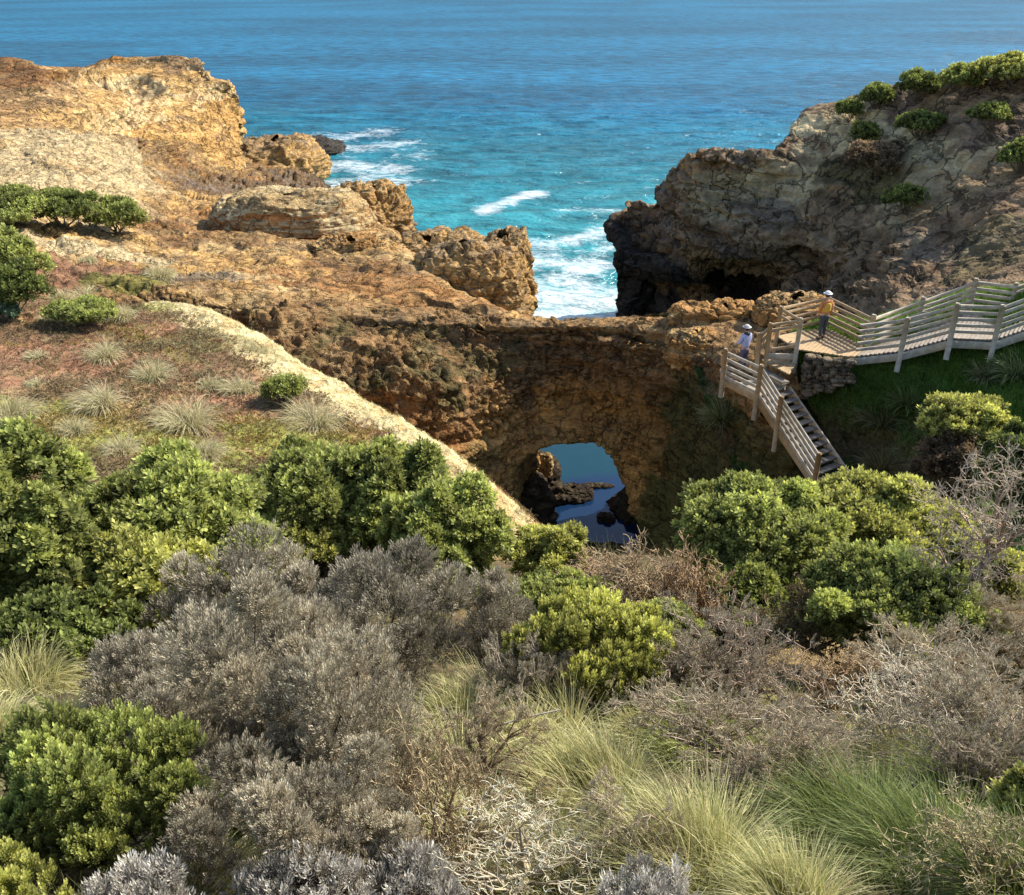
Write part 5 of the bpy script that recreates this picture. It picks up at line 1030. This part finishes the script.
# ---- staircase
RT = Z(789, 386, 19.5); RB = Z(847, 473, 17.4); dr_ = RB - RT; run = dr_ * np.array([1, 1, 0]); rl = np.linalg.norm(run); dirh = run / rl; left = np.array([dirh[1], -dirh[0], 0])
if left[0] > 0: left = -left
W = 1.5; nst = 12
stc = empty('staircase', RB, 'steep weathered timber staircase dropping from the landing into the gully', 'staircase')
for i in range(nst):
    t = (i + .5) / nst; c = RT + run * t; z = RT[2] - (i + 1) * (RT[2] - RB[2]) / nst; a = c.copy(); a[2] = z; b = a + left * W
    v, f = box_vf(a, b, .27, .05); mesh_np('tread', v, f, M_tread, stc)
for s in (0, 1):
    o = left * W * s + left * (.03 if s else -.03); v, f = box_vf(RT + o + [0, 0, -.12] - dirh * .05, RB + o + [0, 0, -.12] + dirh * .1, .06, .28); mesh_np('stringer', v, f, M_wood if s == 0 else M_wood2, stc)
# landings
L1 = [Z(762, 360, 19.95), Z(783, 353, 20.0), Z(797, 362, 20.0), Z(789, 374, 19.95)]
planks(stc, [(L1[0], L1[3], L1[2], L1[1])], mat=M_wood2, name='upper_landing')
LT = RT + left * W; up = -dirh
lb = [LT, RT, RT + up * 1.15, LT + up * 1.15]
P723 = Z(723, 379, 19.5); 
planks(stc, [(lb[0], lb[3], lb[2], lb[1])], name='landing')
planks(stc, [(P723, LT, lb[3] + up * .35, P723 + np.array([.12, .95, 0]))], name='landing')
a = Z(757, 367, 19.7); b = Z(786, 383, 19.7); v, f = box_vf(a, b, .32, .06); mesh_np('tread', v, f, M_deck, stc)
v, f = box_vf(a + [0, 0, -.14], b + [0, 0, -.14], .04, .22); mesh_np('riser', v, f, M_wood, stc)
# stair fence
fp = [P723, LT + left * .06]; sl_ = lambda t: LT + run * t + np.array([0, 0, dr_[2] * t]) + left * .06
fp += [sl_(.36), sl_(.98)]
for i, p in enumerate(fp): post(p, 1.12, .9 if i else .7, stc, M_wood2, w=.16)
rails(fp[0], fp[1], stc, hs=(.1, .3, .52, .76, 1.0), mat=M_wood); rails(fp[1], fp[2], stc, hs=(.12, .36, .6, .82, 1.02)); rails(fp[2], fp[3], stc, hs=(.12, .36, .6, .82, 1.02), mat=M_wood)
v, f = box_vf(fp[0] + [0, 0, -.1], fp[1] + [0, 0, -.1], .06, .26); mesh_np('side_beam', v, f, M_wood2, stc)
A_ = Z(757, 363, 19.95); post(A_, 1.1, .5, stc, M_wood2, w=.15); rails(A_, B_, stc, hs=(.45, .75, 1.0), mat=M_wood2)
# ---- dry stone wall
def stone_wall():
    rs = np.random.RandomState(4); top = [Z(800, 353, 20.5), Z(826, 349, 20.5), Z(856, 350, 20.5)]; top[0] = C_ + [.1, -.28, -.03]; top[2] = E_ + [0, -.22, -.03]; top[1] = (top[0] + top[2]) / 2 + [0, -.15, 0]
    pts = cr_interp(np.array(top), 12, 0); parts = []; cols = []
    L_ = np.linalg.norm(top[2] - top[0]); 
    for r in range(13):
        x = rs.rand() * .1; z = -.13 * r - .07
        while x < L_:
            w = .2 + .28 * rs.rand(); t = (x + w / 2) / L_
            if t > 1: break
            if -z > (1.65 - .95 * t): break
            p = pts[int(t * 11)] * (1 - (t * 11 % 1)) + pts[min(11, int(t * 11) + 1)] * (t * 11 % 1)
            c = p + np.array([0, -.02 * r + rs.randn() * .03, z])
            u = np.linspace(0, 2 * PI, 10, endpoint=False); vv = np.linspace(.25, PI - .25, 7); VV, UU = np.meshgrid(vv, u, indexing='ij')
            se = lambda q: np.sign(q) * np.abs(q) ** .5
            d = np.stack([se(np.sin(VV)) * se(np.cos(UU)), se(np.sin(VV)) * se(np.sin(UU)), se(np.cos(VV))], -1).reshape(-1, 3)
            v = c + d * np.array([w / 2 * 1.02, .2, .072]) ; v = v + (fbm(v, 6., 2, off=r) * .015)[:, None] * d
            q = grid_faces(7, 10, True); capt = np.array([[0, 1, 2, 3], [0, 3, 4, 9], [4, 5, 8, 9], [5, 6, 7, 8]]); parts.append((v, np.concatenate([q, capt])))
            cc = np.array([.24, .18, .115]) * (.6 + .8 * rs.rand()) ; cols.append(np.tile(cc, (len(v), 1))); x += w
    V, Fc = jn(parts); tag(mesh_np('stone_wall', V, Fc, M_rock, None, np.clip(np.concatenate(cols), .01, .7), True), 'low dry stone wall supporting the viewing platform above the grass', 'stone wall')
stone_wall()
# ================================================================== PEOPLE
def flat_mat(name, c, rough=.8): return solid_mat(name, c, rough, .12, 14, .15)
def skin_obj(name, V, E, R, mat, parent, sub=2):
    me = bpy.data.meshes.new(name); pw = parent_world(parent); me.from_pydata([tuple(np.array(v) - 0) for v in V], E, []); 
    o = bpy.data.objects.new(name, me); COL.objects.link(o); o.parent = parent
    md = o.modifiers.new('skin', 'SKIN'); md.use_smooth_shade = True
    for i, r in enumerate(R):
        sv = me.skin_vertices[0].data[i]; r = r if isinstance(r, tuple) else (r, r); sv.radius = r
    me.skin_vertices[0].data[0].use_root = True
    s = o.modifiers.new('sub', 'SUBSURF'); s.levels = sub; s.render_levels = sub
    me.materials.append(mat); return o
def blob(name, c, r, mat, parent, squash=None, nv=12, nu=18, cut=1.0):
    u = np.linspace(0, 2 * PI, nu, endpoint=False); v = np.linspace(.01, PI * cut, nv); V, U = np.meshgrid(v, u, indexing='ij')
    d = np.stack([np.sin(V) * np.cos(U), np.sin(V) * np.sin(U), np.cos(V)], -1).reshape(-1, 3); P = np.asarray(c) + d * np.asarray(r)
    if squash: P = squash(P)
    return mesh_np(name, P + parent_world(parent), grid_faces(nv, nu, True), mat, parent, None, True)
M_skin = flat_mat('skin', (.45, .27, .18), .6)
def person(pos, yaw, label, top_c, leg_c, hat_c, arms, vest=None, hair_c=(.05, .035, .025), group=None, hood=False, legpose=0.0):
    root = empty('person', pos, label, 'person', group); root.rotation_euler = (0, 0, 0)
    cy, sy = math.cos(yaw), math.sin(yaw)
    def T(p): return (p[0] * cy - p[1] * sy, p[0] * sy + p[1] * cy, p[2])       # local: x right, y facing dir
    mt, ml, mh, mr = flat_mat('jacket_cloth', top_c), flat_mat('trouser_cloth', leg_c), flat_mat('hat_cloth', hat_c), flat_mat('hair', hair_c)
    ms = flat_mat('shoe', (.06, .05, .045))
    st = legpose
    # body: pelvis root, spine, neck, head, arms with hands, legs
    V = [(0, 0, .93), (0, .01, 1.12), (0, 0, 1.34), (0, 0, 1.47), (0, .015, 1.53), (0, .03, 1.61), (0, .03, 1.69)]; E = [(0, 1), (1, 2), (2, 3), (3, 4), (4, 5), (5, 6)]
    R = [(.13, .10), (.13, .10), (.15, .10), (.06, .06), (.055, .055), (.082, .095), (.06, .07)]
    for s in (-1, 1):
        e, h = arms[0 if s < 0 else 1]; i = len(V)
        V += [(s * .17, 0, 1.40), (s * (.17 + e[0]), e[1], 1.40 + e[2]), (s * (.17 + h[0]), h[1], 1.40 + h[2])]; E += [(2, i), (i, i + 1), (i + 1, i + 2)]; R += [.055, .042, .028]
        hd = np.array([s * (h[0] - e[0]), h[1] - e[1], h[2] - e[2]]); hd /= np.linalg.norm(hd); w = np.array(V[i + 2]); k = len(V)
        V.append(tuple(w + hd * .055)); R.append((.035, .018)); E.append((i + 2, k)); sd = np.cross(hd, [0, 1, .2]); sd /= np.linalg.norm(sd)
        for fidx, (off, ln) in enumerate(((-.028, .055), (-.010, .075), (.010, .080), (.028, .068))):
            a = len(V); V += [tuple(w + hd * .085 + sd * off), tuple(w + hd * (.085 + ln * .5) + sd * off * 1.1 + np.array([0, .012, 0])), tuple(w + hd * (.085 + ln * .9) + sd * off * 1.1 + np.array([0, .03, 0]))]; R += [.009, .009, .007]; E += [(k, a), (a, a + 1), (a + 1, a + 2)]
        a = len(V); V += [tuple(w + hd * .04 + sd * -.045), tuple(w + hd * .085 + sd * -.06 + np.array([0, .02, 0]))]; R += [.011, .009]; E += [(k, a), (a, a + 1)]
        f = st * s; i = len(V); V += [(s * .09, 0, .86), (s * .10, .03 + f * .5, .48), (s * .105, f * .9 - .02, .10), (s * .11, f * .9 + .10, .045)]; E += [(0, i), (i, i + 1), (i + 1, i + 2), (i + 2, i + 3)]; R += [.085, .058, .040, .035]
    body = skin_obj('body', [T(p) for p in V], E, R, M_skin, root)
    # jacket and sleeves
    V = [(0, 0, .92), (0, .01, 1.10), (0, 0, 1.32), (0, 0, 1.45)]; E = [(0, 1), (1, 2), (2, 3)]; R = [(.175, .135), (.165, .13), (.19, .135), (.085, .08)]
    for s in (-1, 1):
        e, h = arms[0 if s < 0 else 1]; i = len(V); V += [(s * .17, 0, 1.405), (s * (.17 + e[0]), e[1], 1.40 + e[2]), (s * (.17 + h[0] * .93 + e[0] * .07), h[1] * .93 + e[1] * .07, 1.40 + h[2] * .93 + e[2] * .07)]; E += [(2, i), (i, i + 1), (i + 1, i + 2)]; R += [.078, .06, .048]
    jk = skin_obj('jacket', [T(p) for p in V], E, R, mt, root)
    V = [(0, 0, .96), (0, 0, .88)]; E = [(0, 1)]; R = [(.165, .125), (.16, .13)]
    for s in (-1, 1):
        f = st * s; i = len(V); V += [(s * .09, 0, .80), (s * .10, .03 + f * .5, .48), (s * .105, f * .9 - .02, .13)]; E += [(1, i), (i, i + 1), (i + 1, i + 2)]; R += [.10, .075, .062]
        skin_obj('shoe', [T(q) for q in [(s * .105, f * .9 - .05, .05), (s * .11, f * .9 + .06, .045), (s * .115, f * .9 + .17, .03)]], [(0, 1), (1, 2)], [(.05, .05), (.05, .042), (.045, .03)], ms, root)
    skin_obj('trousers', [T(p) for p in V], E, R, ml, root)
    hx = T((0, .03, 1.64))
    blob('hair', (hx[0] - sy * -.0, hx[1], hx[2] + .005), (.098, .108, .125), mr, root, cut=.62)
    # face: nose, eyes, mouth
    for nme, c, r, m in (('nose', (0, .135, 1.615), (.013, .02, .022), M_skin), ('eye', (-.032, .112, 1.645), (.012, .008, .008), mr), ('eye', (.032, .112, 1.645), (.012, .008, .008), mr), ('mouth', (0, .118, 1.575), (.024, .007, .006), flat_mat('lips', (.35, .13, .1))), ('ear', (-.088, .03, 1.63), (.012, .022, .032), M_skin), ('ear', (.088, .03, 1.63), (.012, .022, .032), M_skin)):
        blob(nme, T(c), r, m, body, nv=7, nu=10)
    hat = blob('hat', (hx[0], hx[1], hx[2] + .075), (.112, .12, .085), mh, root, cut=.56)
    b = T((0, .03, 1.705)); blob('hat_brim', b, (.165, .17, .012), mh, hat, nv=8, nu=20)
    if vest:
        mv = flat_mat('vest_cloth', vest); skin_obj('vest', [T(p) for p in [(0, -.01, 1.0), (0, -.01, 1.15), (0, -.012, 1.32), (0, -.01, 1.42)]], [(0, 1), (1, 2), (2, 3)], [(.195, .15), (.18, .145), (.19, .145), (.13, .09)], mv, jk)
    if hood: blob('neck_scarf', T((0, -.02, 1.47)), (.12, .10, .07), flat_mat('scarf', (.02, .02, .03)), jk)
    return root
pp = Z(821, 339, 20.5)
person(pp, .25, 'person in orange and yellow jacket and dark trousers standing on the viewing platform', (.52, .20, .06), (.05, .055, .065), (.75, .72, .68), [((.04, .02, -.27), (.0, .16, -.42)), ((.05, -.02, -.28), (.03, .10, -.50))], vest=(.62, .36, .05), group=None, legpose=.06)
p2 = Z(742, 372, 19.5)
person(p2, .5, 'person in pale blue shirt and grey sun hat on the stair landing, seen from behind', (.42, .45, .66), (.10, .09, .14), (.50, .46, .42), [((.07, .05, -.26), (.0, .22, -.34)), ((.07, .03, -.27), (.02, .20, -.38))], group=None, hood=True)
